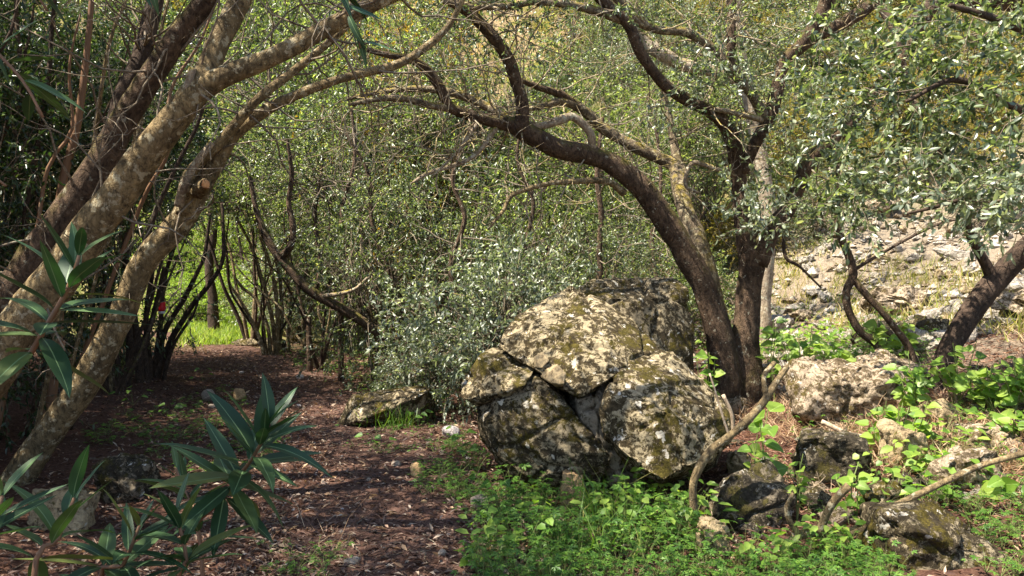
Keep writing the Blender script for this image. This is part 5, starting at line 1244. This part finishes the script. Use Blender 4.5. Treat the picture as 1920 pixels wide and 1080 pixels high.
# herbs one can pick out singly
for i, (px, py, d, hpx, n, lab) in enumerate([(1100, 935, 4.9, 60, 12, 'leafy herb standing before the orange-tan stone'), (1180, 930, 4.8, 80, 14, 'tall sunlit herb under the split boulder'), (1230, 960, 4.7, 60, 12, 'bright herb at the shadowed gap of the boulder'), (1275, 985, 4.55, 60, 12, 'bright herb beside the crooked branch foot'), (960, 900, 5.4, 50, 10, 'herb against the dark front of the boulder'), (880, 860, 6.2, 50, 10, 'pale round seedling clump at the boulder corner'), (1120, 1040, 4.25, 70, 14, 'large herb in the middle of the green carpet'), (1020, 1010, 4.4, 60, 12, 'herb at the path edge of the green carpet'), (930, 990, 4.6, 50, 10, 'yellow-green herb nearest the path')]):
    rs = np.random.RandomState(700 + i); g0 = on_ground(*P(px, py, d)[:2]); o = thing('herb_plant', g0, lab, 'plant', 'herbs in front of the boulder'); h = hpx / F * d + .06
    mb = MB()
    for k in range(n):
        a = k * 2.4; out = rs.uniform(.03, .12); tip = g0 + np.array((math.cos(a) * out, math.sin(a) * out, h * rs.uniform(.5, 1.05)))
        V, T = twigs_array(g0[None] + 0, ((g0 + tip) / 2)[None], tip[None], np.array([.002])); mb.add(V, T)
        place_leaf(o, HLEAF, tip, (math.cos(a), math.sin(a), rs.uniform(-.3, .2)), np.array((0, -.2, 1)) + rs.normal(size=3) * .2, rs.uniform(.09, .13))
    link('stem', mb.mesh('stem', M['stem'], g0), o)
# broad seedling leaves, each plant a thing
IV = [big_leaf('leaf', 1, wd, b, .25, [M['herb'], M['lime_rib']], 7, .02, .65, .01) for wd, b in ((.75, .1), (.62, .28))]
for i, (px, py, n, lab) in enumerate([(770, 800, 9, 'broad-leaved seedling in front of the mossy slab'), (820, 760, 8, 'broad-leaved seedling at the tip of the mossy slab'), (870, 850, 10, 'pale broad-leaved vine at the boulder corner'), (805, 690 + 40, 6, 'lime seedling behind the mossy slab'), (250, 760, 6, 'broad-leaved seedling in the shade beside the knotty trunk'), (380, 715, 6, 'dark broad leaves beside the shaded path'), (320, 790, 6, 'low broad leaves on the shaded litter'), (700, 845, 4, 'tiny seedling by the stick on the path'), (930, 940, 8, 'grey-green seedling among the herbs at the path edge'), (1060, 900, 6, 'broad leaves under the dark block of the boulder')]):
    rs = np.random.RandomState(800 + i); g0 = GP(px, py, 3); d = g0[1]; o = thing('seedling', g0, lab, 'plant', 'broad-leaved seedlings'); mb = MB()
    for k in range(n):
        a = k * 2.4 + i; out = rs.uniform(.03, .18); tip = g0 + np.array((math.cos(a) * out, math.sin(a) * out, rs.uniform(.04, .2)))
        V, T = twigs_array(g0[None] + 0, ((g0 + tip) / 2)[None], tip[None], np.array([.002])); mb.add(V, T)
        place_leaf(o, IV[k % 2], tip, (math.cos(a), math.sin(a), -.1), np.array((0, -.4, 1)) + rs.normal(size=3) * .25, rs.uniform(.06, .10))
    link('stem', mb.mesh('stem', M['stem'], g0), o)
def grass(name, spots, mats, seed, label, h=.25, w=.006, n=12, spread=.06, lean=.4):
    rs = np.random.RandomState(seed); Q = np.repeat(np.array(spots), n, 0); k = len(Q); Q = Q + np.stack([rs.normal(size=k) * spread, rs.normal(size=k) * spread, np.zeros(k)], 1)
    hh = h * rs.uniform(.4, 1.2, k)[:, None]; d = unit(np.stack([rs.normal(size=k) * lean, rs.normal(size=k) * lean, np.ones(k)], 1)); bend = np.stack([rs.normal(size=k), rs.normal(size=k), np.zeros(k)], 1) * .25
    a = rs.uniform(0, 6.28, k); s = np.stack([np.cos(a), np.sin(a), np.zeros(k)], 1) * w
    m_ = Q + d * hh * .55; t_ = Q + d * hh + bend * hh
    V = np.stack([Q - s, Q + s, m_ + s * .7, m_ - s * .7, t_], 1)
    T = (np.array([[0, 1, 2], [0, 2, 3], [3, 2, 4]])[None] + (np.arange(k) * 5)[:, None, None]).reshape(-1, 3)
    o = link(name, new_mesh(name, V.reshape(-1, 3), T, mats)); tag(o, label, 'grass', kind='stuff')
grass('grass', px_spots([(350, 650), (340, 610), (380, 585), (470, 580), (500, 620), (470, 648)], 420), [M['grass_lime']], 1, 'bright yellow-green grass in the sunlit clearing', .24, .014, 14, .14)
grass('grass', px_spots([(660, 800), (700, 745), (830, 750), (760, 810)], 40), [M['grass']], 2, 'fine grass tufts on the mossy slab', .28, .004, 16, .07)
grass('grass', px_spots([(1090, 1060), (1100, 950), (1180, 960), (1160, 1080)], 11), [M['grass']], 3, 'tall grass blades among the herbs', .34, .005, 9, .04, .3)
grass('grass', px_spots([(520, 1080), (560, 1000), (640, 990), (620, 1080)], 8), [M['straw']], 4, 'thin straw stalks at the near edge of the path', .35, .002, 5, .05, 2.2)
grass('grass', px_spots([(1540, 620), (1500, 560), (1640, 470), (1900, 540), (1960, 640), (1800, 640)], 210), [M['grass_dry']], 5, 'sunlit grass and straw between the scree stones', .26, .008, 10, .12, .6)
grass('grass', px_spots([(1320, 760), (1400, 690), (1560, 680), (1800, 740), (1920, 800), (1900, 900), (1660, 880), (1460, 820)], 620), [M['straw']], 6, 'flattened straw and needles on the lower slope', .16, .004, 14, .12, 2.2)
grass('grass', px_spots([(1300, 620), (1420, 540), (1500, 450), (1560, 450), (1500, 620)], 90), [M['grass_dry']], 7, 'green tufts beside the forked tree', .25, .008, 10, .1, .5)

# ------------------------------------------------------------------ leaf litter
def litter(name, mats, n, fn, seed, label, L=(.025, .07), W=(.008, .02), tilt=.35):
    rs = np.random.RandomState(seed); q = np.array([fn(rs) for _ in range(n)])
    z = np.array([ground_z(x, y) for x, y in q]) + rs.uniform(.006, .028, n)
    a = rs.uniform(0, 6.28, n); d = np.stack([np.cos(a), np.sin(a), rs.normal(size=n) * tilt], 1)
    nr = np.stack([rs.normal(size=n) * tilt, rs.normal(size=n) * tilt, np.ones(n)], 1)
    V, T = leaf_array(np.column_stack([q, z]), d, nr, rs.uniform(*L, n), rs.uniform(*W, n), rs, fold=.3, curl=.1)
    o = link(name, new_mesh(name, V, T, mats)); tag(o, label, 'leaf litter', kind='stuff')
def lit_xy(rs):
    y = 3.3 + 15 * rs.rand() ** 1.9; return path_x(y) + rs.normal() * (1.0 + .06 * y) - .1, y
litter('leaf_litter', [M['litter']], 42000, lit_xy, 1, 'reddish brown dead leaves covering the path and the floor beside it')
def lit2_xy(rs):
    y = rs.uniform(4, 9.5); return rs.uniform(1.0, .95 * y + 1.0), y
litter('leaf_litter', [M['litter_red']], 30000, lit2_xy, 2, 'rusty needles and dead leaves between the rocks of the slope', (.03, .09), (.004, .014), .3)
def sticks(name, n, fn, seed, label):
    rs = np.random.RandomState(seed); q = np.array([fn(rs) for _ in range(n)]); L = rs.uniform(.05, .22, n)[:, None]; a = rs.uniform(0, 6.28, n)
    d = np.stack([np.cos(a), np.sin(a), np.zeros(n)], 1) * L
    def gz(v): return np.column_stack([v[:, :2], [ground_z(x, y) + .022 for x, y in v[:, :2]]])
    p0 = np.column_stack([q, np.zeros(n)]); p1 = gz(p0 + d * .5 + rs.normal(size=(n, 3)) * .012); p2 = gz(p0 + d); p0 = gz(p0)
    V, T = twigs_array(p0, p1, p2, rs.uniform(.0015, .0045, n)); o = link(name, new_mesh(name, V, T, [M['twig']])); tag(o, label, 'twigs', kind='stuff')
sticks('twig_litter', 900, lit_xy, 5, 'fine broken twigs scattered over the path')
sticks('twig_litter', 700, lit2_xy, 6, 'fine broken twigs scattered over the lower slope')
def broad_cover(spots, seed, label, n=9, L=.075, W=.05, h=.22):
    rs = np.random.RandomState(seed); mb = MB(); Q = np.repeat(np.array(spots), n, 0); k = len(Q)
    a = rs.uniform(0, 6.28, k); out = rs.uniform(.02, .14, k); z = h * rs.uniform(.25, 1.1, k)
    tip = Q + np.stack([np.cos(a) * out, np.sin(a) * out, z], 1)
    V, T = twigs_array(Q, (Q + tip) / 2 + np.array((0, 0, .02)), tip, np.full(k, .0017)); mb.add(V, T, 1)
    d = np.stack([np.cos(a), np.sin(a), rs.uniform(-.5, .3, k)], 1); nr = np.stack([rs.normal(size=k) * .3, rs.normal(size=k) * .3 - .45, np.ones(k)], 1)
    V, T = leaf_array(tip, d, nr, L * rs.uniform(.5, 1.3, k), W * rs.uniform(.6, 1.2, k), rs, hi=True, curl=.2); mb.add(V, T, 0)
    o = link('broad_leaved_weeds', mb.mesh('broad_leaved_weeds', [M['lime'], M['stem']])); tag(o, label, 'ground cover', kind='stuff')
broad_cover(px_spots([(1120, 1000), (1150, 940), (1290, 950), (1330, 1010), (1240, 1040)], 18), 71, 'brighter broad-leaved weeds below the shadowed gap of the boulder')
broad_cover(px_spots([(880, 1060), (900, 960), (1010, 930), (1060, 1000), (1000, 1080)], 11), 72, 'broad-leaved weeds mixed into the herbs by the path', 7)
broad_cover(px_spots([(1340, 1080), (1420, 1030), (1640, 1030), (1660, 1090)], 16), 73, 'broad-leaved weeds along the bottom edge', 8, .06, .042, .2)
broad_cover(px_spots([(1400, 700), (1440, 640), (1560, 640), (1720, 660), (1700, 700), (1520, 690)], 30), 74, 'sunlit broad-leaved weeds behind the layered outcrop', 9, .09, .06, .3)
broad_cover(px_spots([(1640, 960), (1660, 800), (1900, 760), (1920, 900), (1760, 960)], 20), 75, 'sunlit broad-leaved weeds between the rocks of the slope', 8, .075, .055, .22)
broad_cover(px_spots([(1290, 720), (1340, 640), (1440, 660), (1440, 720)], 20), 76, 'broad-leaved weeds hiding the foot of the forked tree', 9, .09, .06, .3)
litter('leaf_litter', [M['straw']], 1500, lit_xy, 9, 'larger pale curled leaves lying on the path', (.04, .09), (.012, .028), .5)
broad_cover(px_spots([(1930, 1000), (1940, 700), (2350, 680), (2400, 1000)], 60), 77, 'broad-leaved weeds on the slope past the frame edge', 8, .08, .055, .24)
grass('grass', px_spots([(1920, 900), (1930, 620), (2350, 600), (2400, 900)], 300), [M['straw']], 78, 'straw on the slope past the frame edge', .2, .004, 12, .14, 1.6)
grass('grass', px_spots([(1900, 640), (1920, 470), (2300, 450), (2350, 640)], 160), [M['grass_dry']], 79, 'dry grass between scree stones past the frame edge', .26, .008, 10, .12, .6)
